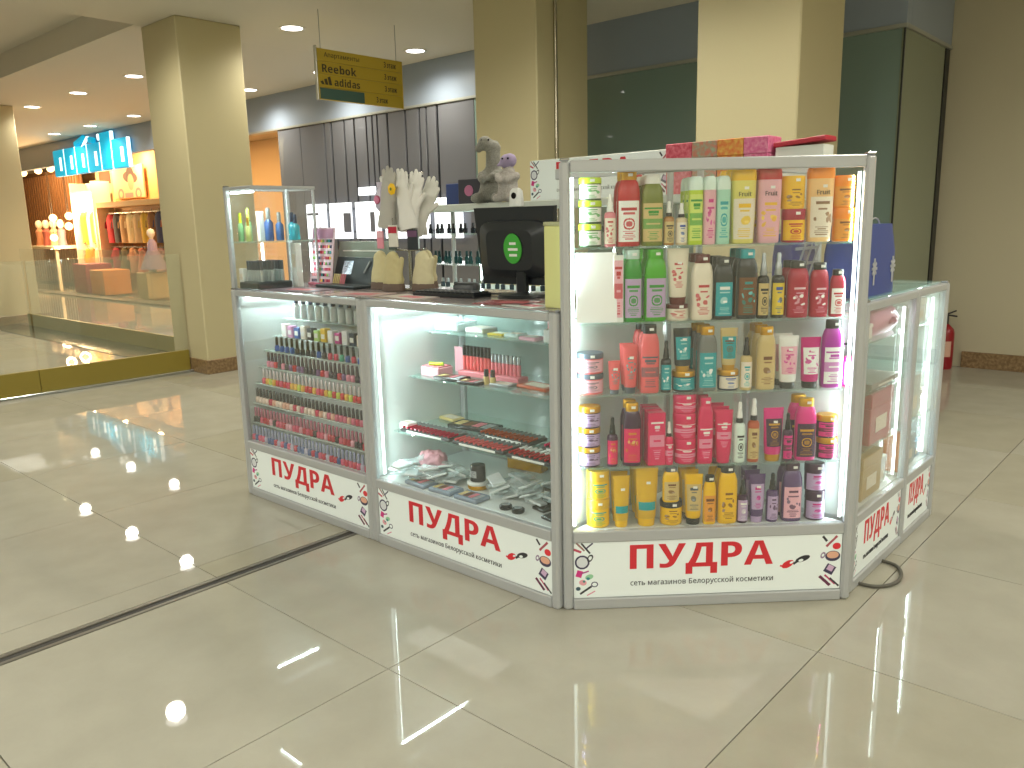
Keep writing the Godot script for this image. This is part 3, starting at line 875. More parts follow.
	var olive := mat("olive_cladding", Color.html("8a7a30"), 0.4)
	var steel := mat("steel_channel", Color.html("b9bcb8"), 0.18, 0.85)
	var b := thing("glass_balustrade", "frameless glass balustrade with olive base cladding in front of the beige column", "balustrade", Vector3(-6.66, 0, -1.2))
	for k in 4:
		put_box(b, "glass_panel", Vector3(-0.006, 0.17, -2.06 + k * 1.18), Vector3(0.006, 1.0, -2.06 + k * 1.18 + 1.168), bal_glass, 0.001)
		put_box(b, "base_cladding", Vector3(-0.016, 0.02, -2.06 + k * 1.18), Vector3(0.016, 0.19, -2.06 + k * 1.18 + 1.176), olive, 0.002)
	put_box(b, "steel_channel", Vector3(-0.03, 0.0, -2.07), Vector3(0.05, 0.022, 2.7), steel, 0.004)
	var b2 := thing("glass_balustrade", "further glass balustrade with dull olive base running towards the childrens shop", "balustrade", Vector3(-9.5, 0, -3.7))
	for k in 4:
		put_box(b2, "glass_panel", Vector3(-2.4 + k * 1.24, 0.15, -0.006), Vector3(-2.4 + k * 1.24 + 1.228, 1.0, 0.006), bal_glass, 0.001)
		put_box(b2, "base_cladding", Vector3(-2.4 + k * 1.24, 0.0, -0.016), Vector3(-2.4 + k * 1.24 + 1.236, 0.16, 0.016), olive, 0.002)
	var gr := mat("dark_granite", Color.WHITE, 0.15)
	gr.albedo_texture = noise_tex(0.06, Color.html("34332e"), Color.html("55544a"), 4, 256)
	gr.uv1_triplanar = true
	gr.uv1_scale = Vector3(2, 2, 2)
	one("floor_strip", "dark granite floor band along the further glass balustrade", "floor band", bx(5.4, 0.006, 0.42, 0.001), gr, Vector3(-9.66, 0.003, -3.47))

	# hanging direction sign
	var s := thing("direction_sign", "yellow hanging direction sign with four rows of shop names under the ceiling", "sign", Vector3(-5.5, 2.355, -4.37), 90.0)
	# local x runs to -z in the hall
	var yel := mat("direction_yellow", Color.html("c3a93c"), 0.4)
	var hs := 0.095
	var names := ["Апартаменты", "Reebok", "adidas", ""]
	for r in 4:
		var y := 0.145 - r * hs
		var board := put_box(s, "name_board", Vector3(-0.425, y - hs / 2 + 0.001, -0.012), Vector3(0.425, y + hs / 2 - 0.001, 0.012), yel, 0.002)
		var ink := mat("direction_ink", Color.html("4a4330"), 0.5)
		if r == 3:
			part(board, "shop_plate", bx(0.43, hs * 0.86, 0.004, 0.001), mat("direction_teal", Color.html("4a6a66"), 0.4), Vector3(-0.2, 0, 0.013))
			lettering(board, "lettering", "3 этаж", 0.12, 0.045, Vector3(0.2, 0, 0.0125), ink)
		else:
			var tw: float = [0.34, 0.33, 0.25][r]
			var tx: float = [-0.19, -0.22, -0.15][r]
			lettering(board, "lettering", names[r], tw, [0.045, 0.062, 0.06][r], Vector3(tx, 0, 0.0125), ink, r != 0)
			lettering(board, "lettering", "3 этаж", 0.13, 0.045, Vector3(0.3, 0, 0.0125), ink)
			if r == 2:
				for k in 3:
					var x0 := -0.395 + k * 0.035
					var top := -0.028 + 0.02 + k * 0.018
					part(board, "emblem_bar", plate(PackedVector2Array([Vector2(x0, -0.028), Vector2(x0 + 0.026, -0.028), Vector2(x0 + 0.012, top + 0.008), Vector2(x0 - 0.012, top)]), 0.002), ink, Vector3(0, 0, 0.0125))
	put_box(s, "frame_edge", Vector3(-0.437, -0.19, -0.016), Vector3(-0.425, 0.21, 0.016), mat("sign_edge", Color.html("cfcfc6"), 0.25, 0.5))
	put_box(s, "frame_edge", Vector3(0.425, -0.19, -0.016), Vector3(0.432, 0.19, 0.016), yel)
	for hx in [-0.38, 0.38]:
		part(s, "hanger_wire", cyl(0.003, 0.285, 6), mat("wire", Color.html("9a9a94"), 0.3, 0.8), Vector3(hx, 0.3325, 0))

	# fire extinguisher
	var ex := thing("fire_extinguisher", "red fire extinguisher standing on the floor against the right wall", "extinguisher", Vector3(-1.655, 0, -6.88), 20.0)
	var exr := mat("extinguisher_red", Color.html("8e1420"), 0.3)
	part(ex, "cylinder", lathe([[0.06, 0], [0.066, 0.012], [0.066, 0.28], [0.058, 0.31], [0.035, 0.335], [0.02, 0.35]], 20), exr)
	part(ex, "label", loft([Vector3(0.0665, 0.0665, 0.1), Vector3(0.0665, 0.0665, 0.22)], 10, 2.0, false, 0.9, 2.2), mat("extinguisher_label", Color.html("c9a08e"), 0.5))
	var vv := part(ex, "valve", cyl(0.019, 0.07, 12), mat("valve_black", Color.html("26242a"), 0.4), Vector3(0, 0.38, 0))
	part(vv, "lever", bx(0.09, 0.01, 0.02), mat("valve_black", Color.BLACK), Vector3(0.025, 0.055, 0), Vector3(0, 0, 24))
	part(vv, "lever", bx(0.09, 0.012, 0.02), mat("valve_black", Color.BLACK), Vector3(0.03, 0.035, 0), Vector3(0, 0, -8))

# ---------------------------------------------------------------- shop fronts
func shop_fronts() -> void:
	var z := -5.95
	var fascia := mat("grey_blue_fascia", Color.html("94a0b0"), 0.35)
	wall("trim_1", Vector3(-23, 2.415, z - 0.1), Vector3(-1.81, CEIL, z), fascia)
	wall("trim_2", Vector3(-1.93, 2.415, -7.03), Vector3(-1.81, CEIL, z - 0.1), fascia)
	var edge := mat("fascia_edge", Color.html("aeb0a8"), 0.3, 0.4)
	wall("trim_3", Vector3(-9.9, 2.39, z - 0.1), Vector3(-1.8, 2.416, z + 0.012), edge)
	wall("trim_4", Vector3(-1.93, 2.39, -7.03), Vector3(-1.8, 2.416, z - 0.1), edge)
	# grey glazed front: tall panels with dark joints
	var back := mat("front_backing", Color.html("1d2226"), 0.5)
	wall("wall_shopfront", Vector3(-9.22, 0, z - 0.12), Vector3(-1.95, 2.39, z - 0.03), back)
	var grey := mat("grey_glazed_panel", Color.html("6e6f74"), 0.04)
	var teal := mat("teal_glazed_panel", Color.html("7d918a"), 0.025)
	var w1 := struct("window_1", bx(3.45, 0.05, 0.03, 0.002), edge, Vector3(-7.49, 0.025, z - 0.015))
	var xs := [-9.215, -8.735, -8.727, -8.25, -8.225, -8.12, -8.085, -7.87, -7.84, -7.685, -7.655, -7.465, -7.44, -7.36, -7.335, -7.275, -7.25, -7.105, -7.075, -6.81, -6.78, -6.59, -6.56, -6.48, -6.455, -6.32, -6.285, -5.775]
	for i in range(0, xs.size(), 2):
		var hx: float = xs[i + 1] - xs[i]
		part(w1, "panel", bx(hx, 2.34, 0.02, 0.002), grey, Vector3((xs[i] + xs[i + 1]) / 2 + 7.49, 1.195, 0))
	var w2 := struct("window_2", bx(3.94, 0.05, 0.03, 0.002), edge, Vector3(-3.8, 0.025, z - 0.015))
	for r in [[-5.77, -5.2], [-5.192, -2.9], [-2.892, -1.835]]:
		part(w2, "pane", bx(r[1] - r[0], 2.34, 0.02, 0.002), teal, Vector3((r[0] + r[1]) / 2 + 3.8, 1.195, 0))
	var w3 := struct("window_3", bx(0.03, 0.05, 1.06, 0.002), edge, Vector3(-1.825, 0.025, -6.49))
	part(w3, "pane", bx(0.02, 2.34, 0.94, 0.002), mat("side_glazed_panel", Color.html("878e79"), 0.03), Vector3(0, 1.195, 0.07))  # pane colour carries the reflection of the beige wall
	part(w3, "frame_post", bx(0.026, 2.34, 0.1, 0.003), mat("dark_frame", Color.html("20241f"), 0.4), Vector3(0, 1.195, -0.48))
	part(w3, "corner_joint", bx(0.012, 2.34, 0.012, 0.002), mat("dark_frame", Color.BLACK), Vector3(0.006, 1.195, 0.537))
	wall("wall_corner", Vector3(-1.95, 0, -7.03), Vector3(-1.84, 2.39, z - 0.05), back)

	# the white lit letters low on the grey glazed front
	var s := thing("illuminated_sign", "large white lit block letters standing against the grey glazed front behind the gloves", "sign", Vector3(0, 0, z + 0.04))
	var wl := glow("white_sign_light", Color(0.96, 0.98, 1.0), 1.25)
	var ct := mat("sign_counter", Color.html("6d6f7c"), 0.4)
	var lets := [[-8.62, -8.225, "a"], [-8.15, -7.735, "c"], [-7.655, -7.215, "o"], [-7.135, -6.775, "o"], [-6.69, -6.41, "l"], [-6.33, -5.92, "a"]]
	for l in lets:
		var w: float = l[1] - l[0]
		var cx: float = (l[0] + l[1]) / 2
		var b := put_box(s, "letter", Vector3(l[0], 1.05, 0.0), Vector3(l[1], 1.46, 0.02), wl, 0.004)
		match l[2]:
			"a":
				part(b, "counter", bx(w * 0.16, 0.13, 0.006, 0.001), ct, Vector3(w * 0.18, -0.13, 0.011))
				part(b, "counter", bx(w * 0.6, 0.03, 0.006, 0.001), ct, Vector3(-w * 0.16, 0.09, 0.011))
			"c":
				part(b, "counter", bx(w * 0.34, 0.22, 0.006, 0.001), ct, Vector3(w * 0.32, -0.02, 0.011))
			"o":
				part(b, "counter", bx(w * 0.18, 0.22, 0.006, 0.001), ct, Vector3(w * 0.2, -0.02, 0.011))
	put_box(s, "accent", Vector3(-7.58, 1.53, 0.0), Vector3(-7.28, 1.62, 0.02), wl, 0.004)
	for y in [1.12, 1.38]:
		put_box(s, "mounting_rail", Vector3(-8.6, y, -0.03), Vector3(-5.95, y + 0.02, 0.0), mat("sign_rail", Color.html("3a3c46"), 0.4))

	# the turquoise shop sign over the childrens shop
	var t := thing("shop_sign", "turquoise lit block letter sign above the warm childrens shop", "sign", Vector3(0, 0, z + 0.06))
	var cy := glow("turquoise_sign_light", Color.html("08a8cc"), 0.62)
	var wh := glow("sign_white_light", Color(0.95, 1.0, 1.0), 1.1)
	var xl := [-16.38, -15.86, -15.36, -14.85, -14.3, -13.86, -13.27]
	var ch := "acoola"
	for i in 6:
		var w: float = xl[i + 1] - xl[i] - 0.03
		var tall: float = 0.6 if ch[i] == "l" else 0.46
		var b := put_box(t, "letter", Vector3(xl[i], 2.19, -0.04), Vector3(xl[i] + w, 2.19 + tall, 0.04), cy, 0.015)
		part(b, "edge_strip", bx(0.035, tall, 0.05, 0.004), wh, Vector3(w / 2 + 0.016, 0, 0.012))
		if ch[i] != "l":
			part(b, "counter", bx(w * 0.2, tall * 0.5, 0.01, 0.002), wh, Vector3(w * 0.18, -tall * 0.05, 0.038))
	for a in [[-15.2, 2.76, 0.42, 12.0], [-14.7, 2.74, 0.2, -8.0]]:
		part(t, "accent", bx(a[2], 0.1, 0.07, 0.02), cy, Vector3(a[0], a[1] - 0.03, 0), Vector3(0, 0, a[3]))
	part(t, "accent_strip", bx(0.3, 0.03, 0.05, 0.01), wh, Vector3(-14.92, 2.7, 0.02), Vector3(0, 0, 30))
	part(t, "accent_strip", bx(0.05, 0.1, 0.05, 0.01), wh, Vector3(-14.36, 2.73, 0.02), Vector3(0, 0, 10))

# ---------------------------------------------------------------- the childrens shop in the distance
func garment(called: String, label: String, at: Vector3, w: float, h: float, c: Color, kind: int, group: String) -> void:
	var m := mat("cloth_" + c.to_html(), c, 0.9)
	var t := thing(called, label, "clothing", at, 0.0, group)
	# hangs from y = 0 downwards
	var a := w / 2
	var s := []
	if kind == 0:
		s = [Vector3(a, 0.06, -h), Vector3(a * 0.92, 0.07, -h * 0.6), Vector3(a * 0.95, 0.07, -h * 0.2), Vector3(a * 0.75, 0.05, -h * 0.07), Vector3(a * 0.3, 0.03, -0.0)]
	else:
		s = [Vector3(a * 1.15, 0.12, -h), Vector3(a * 0.85, 0.08, -h * 0.6), Vector3(a * 0.6, 0.06, -h * 0.35), Vector3(a * 0.75, 0.05, -h * 0.1), Vector3(a * 0.3, 0.03, 0)]
	part(t, "cloth", loft(s, 16), m)
	for sx in [-1.0, 1.0]:
		part(t, "sleeve", bar([Vector3(sx * a * 0.7, -h * 0.1, 0), Vector3(sx * a * 1.15, -h * 0.3, 0.02), Vector3(sx * a * 1.2, -h * 0.5, 0.03)], a * 0.22, 8), m)
	part(t, "hook", cyl(0.006, 0.06, 6), mat("wire", Color.html("9a9a94"), 0.3, 0.8), Vector3(0, 0.03, 0))

func store() -> void:
	var cream := mat("shop_wall_cream", Color.html("d9b98a"), 0.8)
	wall("wall_shop_back", Vector3(-23, 0, -8.4), Vector3(-9.0, 2.75, -8.2), cream)
	wall("wall_shop_side", Vector3(-9.22, 0, -8.2), Vector3(-9.05, 2.75, -6.07), mat("shop_wall_orange", Color.html("d08a50"), 0.8))
	wall("ceiling_shop", Vector3(-23, 2.72, -8.4), Vector3(-9.0, 2.85, -6.0), mat("shop_ceiling", Color.html("c8b493"), 0.8))
	wall("trim_5", Vector3(-23, 0, -6.2), Vector3(-9.25, 0.03, -5.9), mat("threshold_dark", Color.html("45413a"), 0.4))
	# slatted timber partition at the far end
	var part_ := thing("slatted_partition", "brown slatted timber partition inside the warm childrens shop", "partition", Vector3(-20.6, 0, -7.3))
	var wood := mat("brown_slat", Color.html("8a5e38"), 0.6)
	put_box(part_, "panel", Vector3(-2.2, 0, -0.06), Vector3(1.5, 2.6, -0.03), mat("brown_panel", Color.html("6f4a2c"), 0.7))
	for k in 24:
		put_box(part_, "slat", Vector3(-2.15 + k * 0.15, 0.05, -0.03), Vector3(-2.06 + k * 0.15, 2.5, 0.02), wood)
	# warm lamps
	var gl := glow("globe_lamp_light", Color(1.0, 0.86, 0.62), 3.0)
	var spots := [[-18.2, 1.49, -6.35], [-17.35, 1.51, -6.35], [-17.42, 1.31, -6.35], [-18.28, 1.09, -6.35], [-20.3, 2.5, -6.6], [-19.4, 2.5, -6.6], [-18.7, 2.5, -6.6]]
	for i in spots.size():
		var p := Vector3(spots[i][0], spots[i][1], spots[i][2])
		var t := thing("globe_lamp", "warm globe lamp hanging low over the pale display table" if p.y < 2.0 else "warm globe lamp close under the childrens shop ceiling", "lamp", p, 0.0, "low globe lamps" if p.y < 2.0 else "globe lamps under the shop ceiling")
		part(t, "globe", lathe([[0.0, -0.075], [0.041, -0.063], [0.068, -0.03], [0.075, 0.0], [0.068, 0.03], [0.041, 0.063], [0.014, 0.074]], 16), gl)
		part(t, "cord", cyl(0.006, 2.72 - p.y - 0.07, 6), mat("cord_dark", Color.html("3a332c"), 0.6), Vector3(0, (2.72 - p.y) / 2 + 0.035, 0))
		var o := OmniLight3D.new()
		o.name = "globe_light"
		o.light_color = Color(1.0, 0.85, 0.64)
		o.light_energy = 0.8
		o.light_size = 0.1
		o.omni_range = 12.0
		o.shadow_enabled = true
		t.add_child(o)
	for x in [-18.6, -17.0, -15.4, -13.6, -11.8, -10.0]:  # unseen spotlights, added to fill the shop with warm light
		var t := thing("added_shop_spot", "warm spotlight added unseen in the ceiling to light the childrens shop", "light", Vector3(x, 2.715, -6.75), 0.0, "added spotlights of the childrens shop")
		part(t, "trim_ring", cyl(0.12, 0.012, 20), mat("downlight_ring", Color.WHITE))
		part(t, "diffuser", cyl(0.09, 0.016, 20), glow("added_shop_spot_light", Color(1.0, 0.85, 0.6), 5.0))
		var a := AreaLight3D.new()
		a.name = "added_shop_spot_area"
		a.area_size = Vector2(0.18, 0.18)
		a.light_color = Color(1.0, 0.84, 0.62)
		a.light_energy = 4.0
		a.shadow_enabled = true
		a.position = Vector3(0, -0.02, 0)
		a.rotation_degrees.x = -90
		t.add_child(a)
	# lit white display tower with yellow clothes
	var tw := thing("display_tower", "bright white display tower at the entrance of the childrens shop", "display", Vector3(-17.7, 0.03, -7.05))
	put_box(tw, "back", Vector3(-0.55, 0, -0.06), Vector3(0.55, 2.15, -0.02), mat("tower_white", Color.html("efe6d2"), 0.7))
	for sx in [-0.55, 0.52]:
		put_box(tw, "side", Vector3(sx, 0, -0.02), Vector3(sx + 0.03, 2.15, 0.3), mat("tower_white", Color.WHITE))
	put_box(tw, "shelf", Vector3(-0.52, 1.95, -0.02), Vector3(0.52, 1.98, 0.28), mat("tower_white", Color.WHITE))
	put_box(tw, "rail", Vector3(-0.52, 1.6, 0.12), Vector3(0.52, 1.62, 0.14), mat("wire", Color.WHITE))
	var lt := part(tw, "light_panel", bx(1.0, 0.05, 0.2, 0.005), glow("tower_light", Color(1.0, 0.9, 0.68), 6.0), Vector3(0, 1.91, 0.12))
	var ta := AreaLight3D.new()
	ta.name = "tower_area_light"
	ta.area_size = Vector2(1.0, 0.2)
	ta.light_color = Color(1.0, 0.9, 0.7)
	ta.light_energy = 4.5
	ta.shadow_enabled = true
	ta.position = Vector3(0, -0.04, 0)
	ta.rotation_degrees.x = -90
	lt.add_child(ta)
	var tones := [["yellow", "e8c23a"], ["orange", "e58a2a"], ["cream", "efe0b8"], ["gold", "dcae40"], ["pale yellow", "f0dc80"], ["apricot", "eab070"]]
	for i in 6:
		garment("hanging_garment", tones[i][0] + " garment hanging in the bright display tower", Vector3(-18.12 + i * 0.165, 1.6, -6.92), 0.24, 0.62 + 0.05 * (i % 3), Color.html(tones[i][1]), 0, "garments in the display tower")
	for i in 4:
		garment("hanging_garment", ["mustard", "tangerine", "sand", "amber"][i] + " dress low in the bright display tower", Vector3(-18.05 + i * 0.24, 0.85, -6.9), 0.22, 0.5, Color.html(["c99a2e", "e8842a", "e3cf9c", "d99c34"][i]), 1, "dresses low in the display tower")
	# posters
	var po := thing("wall_poster", "poster of a child in a dark hat above the clothes rail", "poster", Vector3(-16.08, 2.11, -7.02))
	put_box(po, "board", Vector3(-0.66, -0.3, -0.03), Vector3(0.66, 0.3, 0.0), mat("poster_board", Color.html("e8c49a"), 0.7))
	var im := Image.create(256, 116, false, Image.FORMAT_RGBA8)
	im.fill(Color.html("eac79c"))
	disc(im, 152, 40, 60, 22, 0.1, Color.html("6a4636"))
	disc(im, 152, 28, 32, 26, 0, Color.html("5c3b2e"))
	disc(im, 154, 58, 26, 30, 0, Color.html("e2a67c"))
	disc(im, 60, 100, 26, 22, 0, Color.html("d9857c"), 0.55)
	disc(im, 210, 102, 26, 22, 0, Color.html("cf7d78"), 0.55)
	slab(im, 130, 106, 34, 8, 0, Color.html("a98c8c"))
	var pm := mat("poster_print", Color.WHITE, 0.6)
	pm.albedo_texture = ImageTexture.create_from_image(im)
	var q := QuadMesh.new()
	q.size = Vector2(1.3, 0.58)
	part(po, "print", q, pm, Vector3(0, 0, 0.003))
	var po2 := thing("wall_poster", "small brown and cream poster behind the display tower top", "poster", Vector3(-18.3, 2.3, -7.6))
	put_box(po2, "board", Vector3(-0.7, -0.3, -0.03), Vector3(0.7, 0.3, 0.0), mat("poster_board2", Color.html("e0b98c"), 0.7))
	put_box(po2, "print", Vector3(-0.5, -0.1, 0.0), Vector3(0.1, 0.16, 0.006), mat("poster_brown", Color.html("7a5540"), 0.7))
	# rail wall with hanging clothes
	var rk := thing("clothes_rack", "wall rack with two rails of childrens clothes under the hat poster", "rack", Vector3(-15.6, 0.03, -7.05))
	put_box(rk, "panel", Vector3(-1.45, 0, -0.1), Vector3(1.75, 2.6, -0.06), mat("rack_panel", Color.html("d8ac74"), 0.7))
	put_box(rk, "shelf", Vector3(-1.4, 1.62, -0.06), Vector3(1.7, 1.72, 0.3), mat("rack_shelf", Color.html("c79a5c"), 0.6))
	for y in [1.5, 0.85]:
		put_box(rk, "rail", Vector3(-1.35, y, 0.12), Vector3(1.65, y + 0.02, 0.14), mat("wire", Color.WHITE))
	put_box(rk, "upright", Vector3(-1.45, 0, -0.05), Vector3(-1.4, 1.65, 0.3), mat("rack_upright", Color.html("f0dcb0"), 0.5))
	var cl := [["red", "b8303a"], ["dark grey", "4d4a4c"], ["tan", "c9a274"], ["cream", "efdcae"], ["beige", "d8b88c"], ["yellow", "e3b64c"], ["brown", "9c6b44"], ["navy", "4a4c66"], ["rust", "b3603a"]]
	for i in 9:
		garment("hanging_garment", cl[i][0] + " garment on the upper rail under the hat poster", Vector3(-16.8 + i * 0.3, 1.53, -6.92), 0.3, 0.56, Color.html(cl[i][1]), 0, "garments on the upper rail")
	var c2 := [["crimson", "b0323f"], ["olive", "7a6a40"], ["peach", "e0a478"], ["coral", "d8866a"], ["grey", "8c8478"], ["pale pink", "dcae9c"], ["khaki", "97835a"]]
	for i in 7:
		garment("hanging_garment", c2[i][0] + " garment on the lower rail under the hat poster", Vector3(-16.7 + i * 0.38, 0.88, -6.92), 0.3, 0.48, Color.html(c2[i][1]), i % 2, "garments on the lower rail")
	# small mannequin in a printed dress on a plinth
	one("display_plinth", "sand-coloured plinth under the mannequin in the childrens shop", "plinth", bx(0.4, 0.45, 0.4, 0.01), mat("plinth_sand", Color.html("c4ab78"), 0.6), Vector3(-14.2, 0.255, -6.45))
	var mq := thing("child_mannequin", "small mannequin in a white dress with red and blue print", "mannequin", Vector3(-14.1, 0.48, -6.45))
	var dress := mat("printed_dress", Color.WHITE, 0.85)
	dress.albedo_texture = noise_tex(0.09, Color.html("2c3a60"), Color.html("e8b8b0"), 21, 256)
	dress.uv1_triplanar = true
	dress.uv1_scale = Vector3(3, 3, 3)
	part(mq, "dress", loft([Vector3(0.26, 0.22, 0.06), Vector3(0.17, 0.15, 0.24), Vector3(0.09, 0.08, 0.4), Vector3(0.1, 0.07, 0.5), Vector3(0.04, 0.035, 0.57)], 20), dress)
	part(mq, "stand", cyl(0.03, 0.1, 10), mat("wire", Color.WHITE), Vector3(0, 0.05, 0))
	part(mq, "head", lathe([[0.025, 0.57], [0.03, 0.59], [0.06, 0.64], [0.065, 0.68], [0.05, 0.73], [0.0, 0.75]], 16), mat("mannequin_skin", Color.html("e8d6c0"), 0.5))
	for x in [[-16.78, 0.62, 0.56, "a03448", "red display cube at the foot of the bright tower"], [-15.98, 0.6, 0.46, "dd8a34", "orange display cube beside the bright tower"]]:
		one("display_cube", x[4], "display cube", bx(x[1], x[2], 0.5, 0.01), mat("cube_" + x[3], Color.html(x[3]), 0.6), Vector3(x[0], 0.03 + x[2] / 2, -6.45), Vector3.ZERO, "display cubes")
	# display table with small figures
	var tb := thing("display_table", "pale display table near the globe lamps in the childrens shop", "table", Vector3(-19.3, 0.0, -6.72))
	put_box(tb, "tabletop", Vector3(-0.9, 0.86, -0.35), Vector3(0.9, 0.92, 0.35), mat("table_pale", Color.html("d8cdb4"), 0.5))
	for sx in [-0.8, 0.8]:
		for sz in [-0.28, 0.28]:
			put_box(tb, "leg", Vector3(sx - 0.03, 0, sz - 0.03), Vector3(sx + 0.03, 0.86, sz + 0.03), mat("table_pale", Color.WHITE))
	for i in 4:
		var f := thing("display_bust", ["tan", "brick red", "sand-coloured", "mauve-grey"][i] + " dressed bust on the pale display table", "bust", Vector3(-19.95 + i * 0.42, 0.92, -6.65), 0.0, "busts on the display table")
		part(f, "torso", loft([Vector3(0.13, 0.09, 0), Vector3(0.1, 0.07, 0.16), Vector3(0.14, 0.08, 0.3), Vector3(0.04, 0.04, 0.37)], 14), mat("bust_cloth%d" % i, Color.html(["c98b6a", "a0584e", "d9b48c", "7d6a72"][i]), 0.85))
		part(f, "head", lathe([[0.03, 0.36], [0.07, 0.42], [0.075, 0.48], [0.04, 0.54], [0, 0.55]], 12), mat("mannequin_skin", Color.WHITE))

# ---------------------------------------------------------------- the kiosk
func alu() -> StandardMaterial3D:
	return mat("brushed_aluminium", Color.html("b6b9bb"), 0.4, 0.25)

func pane_glass() -> StandardMaterial3D:
	return glass("case_glass", Color(0.9, 0.97, 0.95), 0.015, 0.01)

func shelf_glass() -> StandardMaterial3D:
	return glass("shelf_glass", Color(0.62, 0.84, 0.78), 0.16, 0.02)

func sign_mat() -> StandardMaterial3D:
	var m := mat("sign_print_light", Color.WHITE, 0.35)
	if m.albedo_texture == null:
		m.albedo_texture = sign_print()
		m.emission_enabled = true
		m.emission = Color.WHITE
		m.emission_operator = BaseMaterial3D.EMISSION_OP_MULTIPLY
		m.emission_texture = m.albedo_texture
		m.emission_energy_multiplier = 0.08
	return m

func kiosk_front() -> void:
	var white := mat("white_laminate", Color.html("d5dcd9"), 0.45)
	var backm := mat("grey_green_back", Color.html("8fa39c"), 0.12)
	var what := ["low glass display case of nail polish with backlit red-lettered sign", "low glass display case of makeup beside the tall bottle case"]
	for k in 2:
		var t := thing("display_case", what[k], "display case", Vector3(-3.3 + k * 0.9135, 0, FRONT), 0.0, "aluminium display cases of the kiosk")
		var l := 0.9125
		var dep := 0.513
		frame(t, l, dep, HC, alu())
		sign_panel(t, 0.032, l - 0.032, 0.037, 0.22, -0.012, sign_mat())
		put_box(t, "front_glass", Vector3(0.031, 0.258, -0.014), Vector3(l - 0.031, 0.909, -0.009), pane_glass(), 0.001)
		put_box(t, "deck", Vector3(0.012, 0.238, -dep + 0.012), Vector3(l - 0.012, 0.256, -0.027), white)
		for x in [0.004, l - 0.014]:
			put_box(t, "side_panel", Vector3(x, 0.04, -dep + 0.03), Vector3(x + 0.01, 0.907, -0.031), white)
		put_box(t, "back_panel", Vector3(0.03, 0.04, -dep + 0.002), Vector3(l - 0.03, 0.907, -dep + 0.01), backm if k == 1 else white)
		var top := put_box(t, "counter_top", Vector3(0.0, HC - 0.002, -dep), Vector3(l, HC + 0.003, -0.032), mat("counter_sheet", Color.html("a39a9b"), 0.14))
		top.set_meta("label", "glossy grey counter top")
		led_light(t, Vector3(0.032, 0.895, -dep + 0.06), Vector3(0.032, 0.895, -0.05), Vector3(0.8, -0.6, 0), 1.9)
		if k == 1:
			led_light(t, Vector3(0.04, 0.27, -0.04), Vector3(0.04, 0.88, -0.04), Vector3(1, 0, -1), 0.8, 3.0)
			for s in [[0.787, 0.3], [0.622, 0.205], [0.422, 0.115]]:
				put_box(t, "glass_shelf", Vector3(0.015, s[0] - 0.006, -dep + 0.012), Vector3(l - 0.015, s[0], -s[1]), shelf_glass(), 0.001)
				for x in [0.02, l - 0.02]:
					put_box(t, "shelf_peg", Vector3(x - 0.006, s[0] - 0.014, -s[1] - 0.03), Vector3(x + 0.006, s[0] - 0.007, -s[1] - 0.018), mat("chrome_cap", Color.WHITE))

